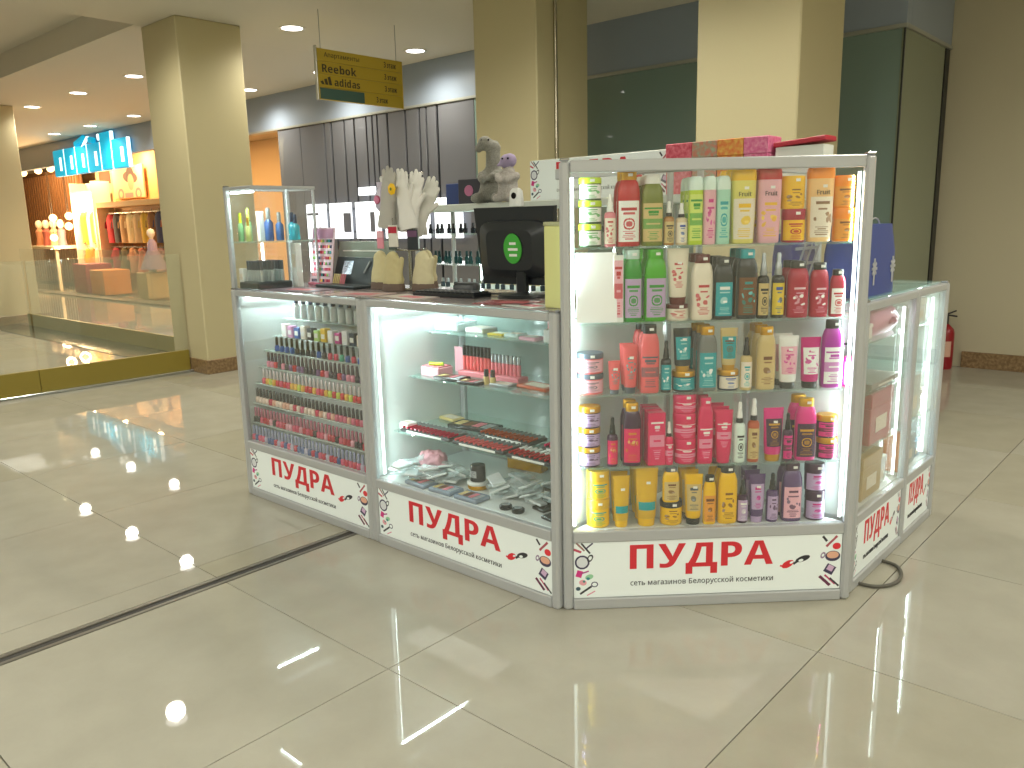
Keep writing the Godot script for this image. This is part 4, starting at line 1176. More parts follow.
func tall_case() -> void:
	var t := thing("tall_display_case", "tall corner display case filled with coloured shampoo bottles and jars", "display case", Vector3(-1.461, 0, -1.845), 43.886)
	var l := 0.9088
	var h := 1.366
	var p := 0.03
	var a := alu()
	for x in [p / 2, l - p / 2]:
		part(t, "post", bx(p, h, p, 0.008), a, Vector3(x, h / 2, -p / 2))
		part(t, "corner_cap", bx(0.026, 0.008, 0.026, 0.003), mat("chrome_cap", Color.WHITE), Vector3(x, h + 0.003, -p / 2))
	for x in [0.404, 0.505]:
		part(t, "post", bx(0.02, h, 0.02, 0.005), a, Vector3(x, h / 2, -0.39))
	for y in [[0.0, 0.035], [0.222, 0.257], [h - 0.034, h]]:
		part(t, "rail", bx(l - 2 * p, y[1] - y[0], 0.024, 0.003), a, Vector3(l / 2, (y[0] + y[1]) / 2, -0.014))
		for s in [-1.0, 1.0]:
			part(t, "rail", bx(0.52, y[1] - y[0], 0.016, 0.003), a, Vector3(l / 2 + s * 0.244, (y[0] + y[1]) / 2, -0.208), Vector3(0, s * 45.0, 0))
	sign_panel(t, 0.032, l - 0.032, 0.037, 0.22, -0.012, sign_mat())
	put_box(t, "front_glass", Vector3(0.031, 0.258, -0.014), Vector3(l - 0.031, h - 0.035, -0.009), pane_glass(), 0.001)
	var out := PackedVector2Array([Vector2(0.034, -0.028), Vector2(l - 0.034, -0.028), Vector2(0.5, -0.384), Vector2(0.409, -0.384)])
	part(t, "deck", prism(out, 0.238, 0.2565), mat("white_laminate", Color.WHITE))
	for y in [1.122, 0.9, 0.683, 0.455]:
		part(t, "glass_shelf", prism(out, y - 0.0065, y - 0.0005), shelf_glass())
	part(t, "top_glass", prism(out, h - 0.012, h - 0.006), pane_glass())
	for s in [-1.0, 1.0]:
		part(t, "side_glass", bx(0.5, 1.07, 0.005, 0.001), pane_glass(), Vector3(l / 2 + s * 0.2475, 0.796, -0.2115), Vector3(0, s * 45.0, 0))
		part(t, "side_panel", bx(0.5, 0.185, 0.008, 0.001), mat("white_laminate", Color.WHITE), Vector3(l / 2 + s * 0.2475, 0.1285, -0.2115), Vector3(0, s * 45.0, 0))
	led_light(t, Vector3(0.037, 0.27, -0.028), Vector3(0.037, 1.32, -0.028), Vector3(1, 0, -0.55), 0.55, 5.0)
	led_light(t, Vector3(l - 0.037, 0.27, -0.028), Vector3(l - 0.037, 1.32, -0.028), Vector3(-1, 0, -0.55), 0.55, 5.0)
	# the goods
	var made := {}
	for r in PRODUCTS:
		var k: int = r[1]
		var o := product(r[0], r[5], r[6], r[7], r[8], r[9], r[10], r[11], r[12] + ", " + SHELF_NAME[k], "toiletries on " + SHELF_NAME[k])
		o.position = t.transform * Vector3(r[2], r[4] + 0.0003, -r[3])
		o.rotation_degrees.y = 43.886 + rng.randf_range(-5.0, 5.0)
		if r[13] == 1:
			var n := 2 if r[2] > 0.25 and r[2] < 0.65 else 1
			for b in range(1, n + 1):
				var d: float = r[3] + b * (r[7] + 0.014)
				var s: float = clampf(r[2] + rng.randf_range(-0.004, 0.004), d + 0.05, l - d - 0.05)
				if absf(s - r[2]) > 0.012:
					continue
				var c := copy(o, t.transform * Vector3(s, r[4] + 0.0003, -d), r[12] + (", behind its twin, " if b == 1 else ", at the back, ") + SHELF_NAME[k])
				c.rotation_degrees.y = 43.886 + rng.randf_range(-5.0, 5.0)
	# blank white card leaning inside the glass
	var cd := one("notice_card", "blank white card leaning inside the tall case on its second shelf", "card", bx(0.12, 0.205, 0.002, 0.0005), mat("card_white", Color.html("f2f5f3"), 0.5), Vector3.ZERO)
	cd.position = t.transform * Vector3(0.108, 0.9 + 0.104, -0.033)
	cd.rotation_degrees = Vector3(-4, 43.886, 0)

func right_case() -> void:
	var t := thing("display_case", "low glass display case of boxed gifts on the far side of the tall case", "display case", Vector3(-0.819, 0, -2.512), 90.0, "aluminium display cases of the kiosk")
	var l := 0.912
	var dep := 0.4
	var white := mat("white_laminate", Color.WHITE)
	frame(t, l, dep, HC, alu())
	part(t, "post", bx(0.03, HC, 0.03, 0.007), alu(), Vector3(0.525, HC / 2, -0.014))
	sign_panel(t, 0.034, 0.507, 0.037, 0.22, -0.012, sign_mat())
	sign_panel(t, 0.543, l - 0.034, 0.037, 0.22, -0.012, sign_mat())
	put_box(t, "front_glass", Vector3(0.031, 0.258, -0.014), Vector3(0.509, 0.909, -0.009), pane_glass(), 0.001)
	put_box(t, "front_glass", Vector3(0.541, 0.258, -0.014), Vector3(l - 0.031, 0.909, -0.009), pane_glass(), 0.001)
	put_box(t, "deck", Vector3(0.012, 0.238, -dep + 0.012), Vector3(l - 0.012, 0.256, -0.027), white)
	for x in [0.004, l - 0.014]:
		put_box(t, "side_panel", Vector3(x, 0.04, -dep + 0.03), Vector3(x + 0.01, 0.907, -0.031), white)
	put_box(t, "back_panel", Vector3(0.03, 0.04, -dep + 0.002), Vector3(l - 0.03, 0.907, -dep + 0.01), white)
	put_box(t, "top_glass", Vector3(0.0, HC - 0.004, -dep), Vector3(l, HC + 0.003, -0.032), glass("top_glass", Color(0.72, 0.9, 0.87), 0.3), 0.001)
	for y in [0.8, 0.63, 0.44]:
		put_box(t, "glass_shelf", Vector3(0.015, y - 0.006, -dep + 0.012), Vector3(l - 0.015, y, -0.03), shelf_glass(), 0.001)
	led_light(t, Vector3(0.495, 0.27, -0.04), Vector3(0.495, 0.88, -0.04), Vector3(-1, 0, -1), 0.4, 5.0)
	led_light(t, Vector3(l - 0.045, 0.27, -0.045), Vector3(l - 0.045, 0.88, -0.045), Vector3(-1, 0, -0.6), 0.7, 6.0)
	# boxed gifts: local centre x, shelf height, depth centre, size, colour, name, label
	var G := [
		[0.37, 0.8, -0.085, Vector3(0.25, 0.085, 0.1), "dba0bd", "gift_pouch", "pink pillow pouch on the top shelf of the gift case"],
		[0.15, 0.8, -0.1, Vector3(0.12, 0.05, 0.1), "e8e6e0", "gift_box", "small white box on the top shelf of the gift case"],
		[0.69, 0.8, -0.09, Vector3(0.16, 0.09, 0.1), "dfe6e2", "gift_box", "white box on the top shelf beyond the middle post"],
		[0.33, 0.63, -0.1, Vector3(0.28, 0.022, 0.13), "8c857c", "gift_tray", "flat grey-brown wrapped tray above the red box"],
		[0.31, 0.44, -0.085, Vector3(0.22, 0.175, 0.1), "a8383c", "gift_box", "large red gift box on the third shelf of the gift case"],
		[0.45, 0.44, -0.12, Vector3(0.04, 0.15, 0.08), "ece7e2", "gift_box", "upright white box beside the red gift box"],
		[0.69, 0.44, -0.09, Vector3(0.17, 0.165, 0.1), "c9d2cc", "gift_box", "tall pale box beyond the middle post"],
		[0.835, 0.44, -0.1, Vector3(0.07, 0.09, 0.1), "8a7440", "gift_box", "brown-gold box beside the tall pale box"],
		[0.25, 0.257, -0.085, Vector3(0.19, 0.15, 0.1), "a98a3a", "gift_box", "gold gift box on the deck of the gift case"],
		[0.4, 0.257, -0.1, Vector3(0.09, 0.1, 0.1), "c2c5c0", "gift_box", "grey-white box beside the gold gift box"],
		[0.47, 0.257, -0.12, Vector3(0.035, 0.14, 0.08), "d4d6d2", "gift_box", "clear-wrapped pale box next to the middle post"],
		[0.585, 0.257, -0.07, Vector3(0.035, 0.15, 0.06), "c8743a", "gift_box", "thin orange box just beyond the middle post"],
		[0.69, 0.257, -0.09, Vector3(0.13, 0.12, 0.1), "9fb0b8", "gift_box", "silver-blue wrapped box on the far deck"],
		[0.82, 0.257, -0.1, Vector3(0.08, 0.07, 0.1), "4f86a8", "gift_box", "small blue box at the far end of the deck"]]
	for g in G:
		var s: Vector3 = g[3]
		var m := mat("gift_" + g[4], Color.html(g[4]), 0.35)
		var b := thing(g[5], g[6], "gift box" if g[5] != "gift_pouch" else "pouch", t.transform * Vector3(g[0], g[1] + 0.0005, g[2]), 90.0, "boxed gifts in the far display case")
		if g[5] == "gift_pouch":
			part(b, "pouch", loft([Vector3(s.x * 0.48, 0.02, 0.0), Vector3(s.x * 0.5, s.z * 0.42, s.y * 0.3), Vector3(s.x * 0.5, s.z * 0.48, s.y * 0.55), Vector3(s.x * 0.47, s.z * 0.3, s.y * 0.9), Vector3(s.x * 0.4, 0.02, s.y)], 24, 3.0), m)
			part(b, "bow", blob([[Vector3(-0.03, s.y * 0.5, s.z * 0.48), Vector3(0.03, s.y * 0.5, s.z * 0.48), 0.008, 0.008], [Vector3(0, s.y * 0.5, s.z * 0.49), Vector3(0, s.y * 0.55, s.z * 0.49), 0.01, 0.01]], 0.004, 0.006), mat("bow_rose", Color.html("b8668c"), 0.5))
		else:
			part(b, "box", bx(s.x, s.y * 0.72, s.z, 0.003), m, Vector3(0, s.y * 0.36, 0))
			part(b, "lid", bx(s.x + 0.004, s.y * 0.28, s.z + 0.004, 0.003), m, Vector3(0, s.y * 0.86, 0))
			part(b, "label", bx(s.x * 0.5, s.y * 0.3, 0.001, 0.0002), label_mat("cream", "brown"), Vector3(0, s.y * 0.36, s.z / 2 + 0.0006))
	# gift bags on top
	bag(Vector3(-0.935, HC + 0.004, -2.76), Vector3(0.34, 0.225, 0.13), "28408c", "blue gift bag with silver snow ornaments on the gift case", 90.0, true)
	bag(Vector3(-1.14, HC + 0.004, -2.72), Vector3(0.2, 0.2, 0.08), "4d3f8e", "violet gift bag with pale lattice ribbons behind the tall case", 90.0, false)
	one("floor_cable", "grey cable loop lying on the floor under the gift case", "cable", bar(smooth_path([Vector3(-0.84, 0.007, -2.6), Vector3(-0.79, 0.007, -2.6), Vector3(-0.752, 0.007, -2.625), Vector3(-0.728, 0.007, -2.685), Vector3(-0.738, 0.007, -2.762), Vector3(-0.775, 0.007, -2.82), Vector3(-0.84, 0.007, -2.83)]), 0.006, 8), mat("cable_grey", Color.html("5a584f"), 0.6))

func smooth_path(pts: Array) -> Array:
	var c := Curve3D.new()
	for i in pts.size():
		var d: Vector3 = (pts[mini(i + 1, pts.size() - 1)] - pts[maxi(i - 1, 0)]) / 6.0
		c.add_point(pts[i], -d, d)
	c.bake_interval = 0.02
	return Array(c.get_baked_points())

func bag(at: Vector3, s: Vector3, hex: String, label: String, turn: float, snow: bool) -> void:
	var t := thing("gift_bag", label, "gift bag", at, turn, "gift bags on the gift case")
	var m := mat("bag_" + hex, Color.html(hex), 0.35)
	part(t, "bag", loft([Vector3(s.x / 2, s.z / 2, 0), Vector3(s.x / 2, s.z / 2, s.y * 0.6), Vector3(s.x / 2, s.z * 0.38, s.y)], 28, 8.0), m)
	var sv := mat("bag_silver", Color.html("b9bcc4"), 0.4, 0.4)
	if snow:
		for x in [-0.06, 0.12]:
			var orn := part(t, "ornament", bx(0.012, 0.085, 0.002, 0.0005), sv, Vector3(x, s.y * 0.34, s.z / 2 + 0.001))
			for a in [45, 90, 135]:
				part(orn, "ray", bx(0.009, 0.05, 0.002, 0.0005), sv, Vector3(0, 0.01, 0.0005), Vector3(0, 0, a))
	else:
		for k in 3:
			part(t, "ribbon", bx(0.012, s.y * 1.0, 0.002, 0.0005), sv, Vector3(-0.06 + k * 0.06, s.y * 0.5, s.z / 2 + 0.002), Vector3(0, 0, -38))
		for k in 2:
			part(t, "ribbon", bx(s.x * 0.96, 0.01, 0.002, 0.0005), sv, Vector3(0, s.y * (0.5 + 0.25 * k), s.z / 2 + 0.0035))
	for z in [-0.3, 0.3]:
		part(t, "handle", bar(smooth_path([Vector3(-0.05, s.y - 0.004, z * s.z), Vector3(-0.035, s.y + 0.012, z * s.z), Vector3(0.0, s.y + 0.02, z * s.z), Vector3(0.035, s.y + 0.012, z * s.z), Vector3(0.05, s.y - 0.004, z * s.z)]), 0.0025, 6), sv)

func back_unit() -> void:
	var x0 := -3.62
	var x1 := -1.24
	var zf := -3.2
	var t := thing("back_shelving", "white back shelving of the kiosk with glass shelves of dark bottles", "shelving", Vector3(x0, 0, zf))
	var l := x1 - x0
	var white := mat("white_laminate", Color.WHITE)
	put_box(t, "cabinet", Vector3(0, 0, -0.32), Vector3(l, 0.84, 0), white)
	for k in 3:
		var dx := l / 3.0
		var door := put_box(t, "door", Vector3(k * dx + 0.01, 0.03, 0), Vector3((k + 1) * dx - 0.01, 0.81, 0.014), white)
		part(door, "handle", bx(0.012, 0.12, 0.015, 0.003), alu(), Vector3(dx * 0.4, 0.2, 0.014))
	for x in [0.012, 0.79, 1.56, l - 0.012]:
		for z in [-0.012, -0.308]:
			part(t, "post", bx(0.024, 0.425, 0.024, 0.005), alu(), Vector3(x, 1.0525, z))
	put_box(t, "top_board", Vector3(0, 1.265, -0.32), Vector3(l, 1.302, 0.0), mat("board_pale", Color.html("c6ccc4"), 0.4))
	for y in [1.143, 0.975]:
		put_box(t, "glass_shelf", Vector3(0.024, y - 0.007, -0.31), Vector3(l - 0.024, y, -0.01), shelf_glass(), 0.001)
	led_light(t, Vector3(0.25, 0.86, -0.3), Vector3(0.25, 1.25, -0.3), Vector3(0.3, 0, 1), 0.8)
	led_light(t, Vector3(0.62, 0.86, -0.3), Vector3(0.62, 1.25, -0.3), Vector3(0.3, 0, 1), 0.8)
	led_light(t, Vector3(1.2, 0.86, -0.3), Vector3(1.2, 1.25, -0.3), Vector3(0.3, 0, 1), 0.8)
	# rows of dark and teal bottles
	var R := [[1.143, 0.08, 1.5, 30, 0.055, "black", "dark polish bottle", "upper glass shelf of the back shelving"], [0.975, 0.06, 1.5, 34, 0.07, "teal", "dark teal bottle", "lower glass shelf of the back shelving"], [0.84, 0.1, 1.5, 26, 0.05, "slate", "slate grey bottle", "cabinet top of the back shelving"]]
	for r in R:
		var o: Node3D = null
		for i in r[3]:
			var at := Vector3(x0 + r[1] + (r[2] - r[1]) * i / float(r[3]), r[0] + 0.0005, zf - 0.06 - 0.012 * (i % 2))
			if o == null:
				o = thing("polish_bottle", r[6] + " on the " + r[7], "bottle", at, 0.0, r[6] + "s of the back shelving")
				var m := mat("back_bottle_" + r[5], Color.html({"black": "20222c", "teal": "1f4a4c", "slate": "3f4a52"}[r[5]]), 0.25)
				part(o, "body", lathe([[0.011, 0], [0.013, 0.003], [0.013, r[4] * 0.5], [0.007, r[4] * 0.58]], 12), m)
				part(o, "cap", lathe([[0.008, r[4] * 0.58], [0.009, r[4] * 0.6], [0.0075, r[4]]], 12), mat("back_cap_" + r[5], Color.html({"black": "14151c", "teal": "16393c", "slate": "a8b0b4"}[r[5]]), 0.3))
			else:
				copy(o, at)
	# header sign on the top board
	var hs := thing("header_sign", "white header sign with red lettering on top of the back shelving", "sign", Vector3(-2.81, 1.302, -3.3))
	put_box(hs, "backing", Vector3(0, 0.0, -0.03), Vector3(0.84, 0.205, -0.006), mat("board_pale", Color.WHITE))
	sign_panel(hs, 0.002, 0.838, 0.004, 0.201, -0.003, sign_mat())
	# gift boxes with flower prints
	var fl := [[-1.9, 0.125, "c03048", "e88a9a", "red flower-print box beside the header sign"], [-1.775, 0.115, "8fb59a", "d86a5a", "mint flower-print box between red and orange boxes"], [-1.655, 0.115, "d8642e", "e0c05a", "orange flower-print box on the back shelving"], [-1.54, 0.105, "c8457e", "e7a0b8", "pink flower-print box at the end of the flower boxes"]]
	for f in fl:
		var b := thing("flower_box", f[4], "box", Vector3(f[0], 1.3025, -3.3), 0.0, "flower-print boxes on the back shelving")
		var m := mat("flower_" + f[2], Color.WHITE, 0.5)
		m.albedo_texture = noise_tex(0.05, Color.html(f[2]), Color.html(f[3]), hash(f[2]) % 1000, 128)
		m.uv1_triplanar = true
		m.uv1_scale = Vector3(6, 6, 6)
		part(b, "box", bx(f[1], 0.15, 0.12, 0.003), m, Vector3(0, 0.075, 0))
		part(b, "lid", bx(f[1] + 0.004, 0.068, 0.124, 0.003), m, Vector3(0, 0.184, 0))
	var wb := thing("open_carton", "white open carton with raised red flap beside the flower-print boxes", "carton", Vector3(-1.37, 1.3025, -3.32))
	part(wb, "box", bx(0.2, 0.17, 0.1, 0.003), mat("carton_white", Color.html("d9dcd6"), 0.5), Vector3(0, 0.085, 0))
	part(wb, "flap", bx(0.215, 0.02, 0.11, 0.003), mat("carton_red", Color.html("b02438"), 0.5), Vector3(0.0, 0.186, 0), Vector3(0, 0, 4))
	# plush toys and boxes on the board
	var fur := mat("grey_plush", Color.WHITE, 1.0)
	fur.albedo_texture = noise_tex(0.08, Color.html("6c6b64"), Color.html("9a9990"), 15, 256)
	fur.uv1_triplanar = true
	fur.uv1_scale = Vector3(5, 5, 5)
	fur.rim_enabled = true
	fur.rim = 0.4
	var d := thing("plush_dinosaur", "grey plush dinosaur with long neck sitting beside the header sign", "plush toy", Vector3(-3.06, 1.302, -3.28), 20.0)
	part(d, "body", blob([[Vector3(0, 0.07, 0), Vector3(0, 0.13, 0), 0.07, 0.055], [Vector3(0.01, 0.16, 0), Vector3(0.01, 0.28, 0.0), 0.045, 0.036], [Vector3(0.01, 0.29, 0), Vector3(-0.03, 0.315, 0.02), 0.036, 0.03], [Vector3(-0.03, 0.315, 0.02), Vector3(-0.06, 0.285, 0.03), 0.026, 0.02], [Vector3(-0.045, 0.14, 0.03), Vector3(-0.02, 0.12, 0.08), 0.026, 0.022], [Vector3(0.055, 0.15, 0.02), Vector3(0.03, 0.13, 0.075), 0.026, 0.022], [Vector3(-0.05, 0.03, 0.03), Vector3(-0.06, 0.025, 0.09), 0.03, 0.026], [Vector3(0.05, 0.03, 0.03), Vector3(0.06, 0.025, 0.09), 0.03, 0.026], [Vector3(0, 0.05, -0.05), Vector3(0.02, 0.03, -0.1), 0.04, 0.018]], 0.007, 0.02, Vector3.ONE, 0.006), fur)
	for sx in [-0.02, 0.02]:
		part(d, "eye", lathe([[0.0, -0.006], [0.005, -0.003], [0.006, 0.0], [0.005, 0.003], [0.0, 0.006]], 8), mat("eye_black", Color.html("101010"), 0.1), Vector3(-0.015 + sx, 0.325, 0.048))
	var lf := mat("light_plush", Color.WHITE, 1.0)
	lf.albedo_texture = noise_tex(0.08, Color.html("8f8a86"), Color.html("bdb8b2"), 17, 256)
	lf.uv1_triplanar = true
	lf.uv1_scale = Vector3(5, 5, 5)
	var e := thing("plush_bird", "smaller pale grey plush bird with lilac head beside the plush dinosaur", "plush toy", Vector3(-2.9, 1.302, -3.23), 15.0)
	part(e, "body", blob([[Vector3(0, 0.055, 0), Vector3(0, 0.12, 0), 0.055, 0.048], [Vector3(-0.05, 0.13, 0.01), Vector3(-0.02, 0.11, 0.06), 0.022, 0.018], [Vector3(0.05, 0.13, 0.01), Vector3(0.02, 0.11, 0.06), 0.022, 0.018], [Vector3(0, 0.13, 0), Vector3(0.005, 0.16, 0), 0.035, 0.03], [Vector3(-0.03, 0.022, 0.03), Vector3(-0.04, 0.02, 0.06), 0.022, 0.02], [Vector3(0.03, 0.022, 0.03), Vector3(0.04, 0.02, 0.06), 0.022, 0.02]], 0.007, 0.015, Vector3.ONE, 0.005), lf)
	var hd := part(e, "head", blob([[Vector3(0.0, 0.205, 0.0), Vector3(0.012, 0.21, 0.0), 0.04, 0.036], [Vector3(-0.02, 0.195, 0.025), Vector3(-0.035, 0.185, 0.045), 0.014, 0.006]], 0.006, 0.012), mat("lilac_plush", Color.html("9c8fae"), 1.0))
	for sx in [-0.012, 0.02]:
		part(hd, "eye", lathe([[0.0, -0.006], [0.005, -0.003], [0.006, 0.0], [0.005, 0.003], [0.0, 0.006]], 8), mat("eye_black", Color.BLACK), Vector3(sx, 0.218, 0.036))
	var fg := thing("plush_frog", "small pale green plush frog beside the blue box on the back shelving", "plush toy", Vector3(-3.5, 1.302, -3.2), 20.0)
	part(fg, "body", blob([[Vector3(-0.03, 0.035, 0), Vector3(0.03, 0.04, 0), 0.032, 0.03], [Vector3(0.03, 0.05, 0), Vector3(0.055, 0.07, 0.01), 0.026, 0.022], [Vector3(-0.06, 0.02, 0.03), Vector3(-0.03, 0.03, 0.01), 0.014, 0.02]], 0.006, 0.012), mat("frog_green", Color.html("a9b596"), 0.95))
	for sz in [-0.012, 0.02]:
		part(fg, "eye", lathe([[0.0, -0.008], [0.007, -0.003], [0.008, 0.0], [0.007, 0.003], [0.0, 0.008]], 8), mat("frog_eye", Color.html("2d3a1c"), 0.2), Vector3(0.06, 0.085, sz + 0.012))
	var bb := thing("toy_box", "plain blue box behind the small plush frog", "box", Vector3(-3.42, 1.3025, -3.38))
	part(bb, "box", bx(0.13, 0.12, 0.08, 0.003), mat("box_blue", Color.html("2d3f74"), 0.5), Vector3(0, 0.06, 0))
	var db := thing("toy_box", "dark box with a pink flower picture beside the plush dinosaur", "box", Vector3(-3.24, 1.3025, -3.32), 8.0)
	part(db, "box", bx(0.15, 0.135, 0.09, 0.003), mat("box_dark", Color.html("33323c"), 0.5), Vector3(0, 0.0675, 0))
	part(db, "flower_print", cyl(0.03, 0.002, 14), mat("print_pink", Color.html("b06a8c"), 0.5), Vector3(0, 0.072, 0.046), Vector3(90, 0, 0))

func nail_rack() -> void:
	# stepped rack inside the first case
	var rows := [
		[0.257, -1.868, 34, -0.02, ["c23a52", "4a5f94", "b8b2c8", "d05a7a"], "bottom row"],
		[0.338, -1.884, 34, -0.02, ["b3283e", "c8526e", "2c2a30", "d9a0b0"], "second row"],
		[0.424, -1.9, 32, -0.02, ["cf6a86", "dfae9a", "c42f55", "e7d5c8"], "third row"],
		[0.512, -1.917, 30, 0.02, ["d8486a", "e0b04a", "c83038", "c9d95a"], "fourth row"],
		[0.586, -1.94, 28, 0.03, ["7a5a86", "c22f3c", "d88aa0", "3a3540"], "fifth row"],
		[0.655, -1.972, 20, 0.05, ["2c2a2e", "3a5fa8", "49a88a", "c83a5a"], "sixth row"]]
	var words := {"c23a52": "raspberry", "4a5f94": "blue", "b8b2c8": "pale lilac", "d05a7a": "rose", "b3283e": "red", "c8526e": "dusty pink", "2c2a30": "black", "d9a0b0": "pale pink", "cf6a86": "pink", "dfae9a": "peach", "c42f55": "crimson", "e7d5c8": "milky", "d8486a": "coral pink", "e0b04a": "golden yellow", "c83038": "scarlet", "c9d95a": "lime", "7a5a86": "mauve", "c22f3c": "bright red", "d88aa0": "blush", "3a3540": "charcoal", "2c2a2e": "black", "3a5fa8": "cobalt", "49a88a": "sea green", "c83a5a": "cherry"}
	var xl := -3.255
	var xr := -2.41
	var rack := thing("polish_rack", "stepped pale rack holding rows of nail polish in the first case", "rack", Vector3(-2.83, 0.2565, -1.95))
	var acr := mat("pale_acrylic", Color.html("a9b7b2"), 0.25)
	var steps := [[0.0, 0.002], [0.338, -1.884], [0.424, -1.9], [0.512, -1.917], [0.586, -1.94], [0.655, -1.972], [0.712, -2.03], [0.79, -2.085]]
	for i in range(1, steps.size()):
		var y: float = steps[i][0]
		var z: float = steps[i][1]
		put_box(rack, "tier", Vector3(-0.448, y - 0.006 - 0.2565, z - 0.035 + 1.95), Vector3(0.425, y - 0.0005 - 0.2565, z + 0.0135 + 1.95), acr, 0.001)
	put_box(rack, "back_board", Vector3(-0.43, 0.0, -0.19), Vector3(0.425, 0.63, -0.183), mat("white_laminate", Color.WHITE))
	var proto := {}
	for r in rows:
		for i in r[2]:
			var hex: String = r[4][clampi(int(rng.randf() * 4.0 + 0.35 * sin(i * 0.7)), 0, 3)]
			var key: String = hex + r[5]
			var at := Vector3(xl + r[3] + (xr - xl - r[3]) * (i + 0.5) / float(r[2]), r[0] + 0.0003, r[1])
			if not proto.has(key):
				var o := thing("nail_polish_bottle", words[hex] + " nail polish bottle in the " + r[5] + " of the stepped rack", "nail polish", at, 0.0, "nail polish, " + r[5] + " of the rack")
				var m := mat("polish_" + hex, Color.html(hex), 0.12)
				part(o, "bottle", lathe([[0.0092, 0], [0.0105, 0.002], [0.0105, 0.022], [0.006, 0.027]], 10), m)
				part(o, "cap", lathe([[0.0062, 0.027], [0.0068, 0.029], [0.0056, 0.064], [0.004, 0.066]], 10), mat("polish_cap_" + r[5], Color.html({"bottom row": "9aa2c0", "second row": "b06a80", "third row": "3a363c", "fourth row": "c9c2c4", "fifth row": "55484e", "sixth row": "1c1b1e"}[r[5]]), 0.25, 0.2))
				proto[key] = o
			else:
				copy(proto[key], at)
	# upper tiers: cartons, creams and dark boxes
	var tone := ["e9e6e0", "d8a0c8", "3f66b0", "e8e4d8", "3c3a42", "b0d080", "e3c04a", "e9ecea", "c04a90", "e4e8ea", "2f3d52", "e8e0d0"]
	var tw := ["ivory", "lilac", "blue", "chalk white", "charcoal", "green", "yellow", "pure white", "magenta", "cool white", "navy", "oatmeal"]
	for i in 16:
		var b := thing("polish_carton", tw[i % 12] + " small carton in the seventh row of the stepped rack", "carton", Vector3(-3.2 + i * 0.05, 0.7125, -2.035), 0.0, "small cartons in the seventh row")
		part(b, "box", bx(0.036, 0.058 - 0.006 * (i % 3), 0.03, 0.002), mat("carton_" + tone[i % 12], Color.html(tone[i % 12]), 0.4), Vector3(0, (0.058 - 0.006 * (i % 3)) / 2, 0))
		part(b, "label", bx(0.024, 0.02, 0.001, 0.0002), label_mat("white", "slate"), Vector3(0, 0.024, 0.0156))
	for i in 14:
		var b := thing("cream_bottle", "white cream bottle in the top row of the stepped rack", "bottle", Vector3(-3.19 + i * 0.056, 0.7905, -2.09), 0.0, "white cream bottles in the top row")
		part(b, "body", lathe([[0.014, 0], [0.016, 0.003], [0.016, 0.06], [0.008, 0.068]], 12), mat("cream_white", Color.html("e4ebe8"), 0.35))
		part(b, "cap", lathe([[0.009, 0.068], [0.01, 0.07], [0.009, 0.092]], 12), mat("cap_dark_blue", Color.html("39455c"), 0.35))

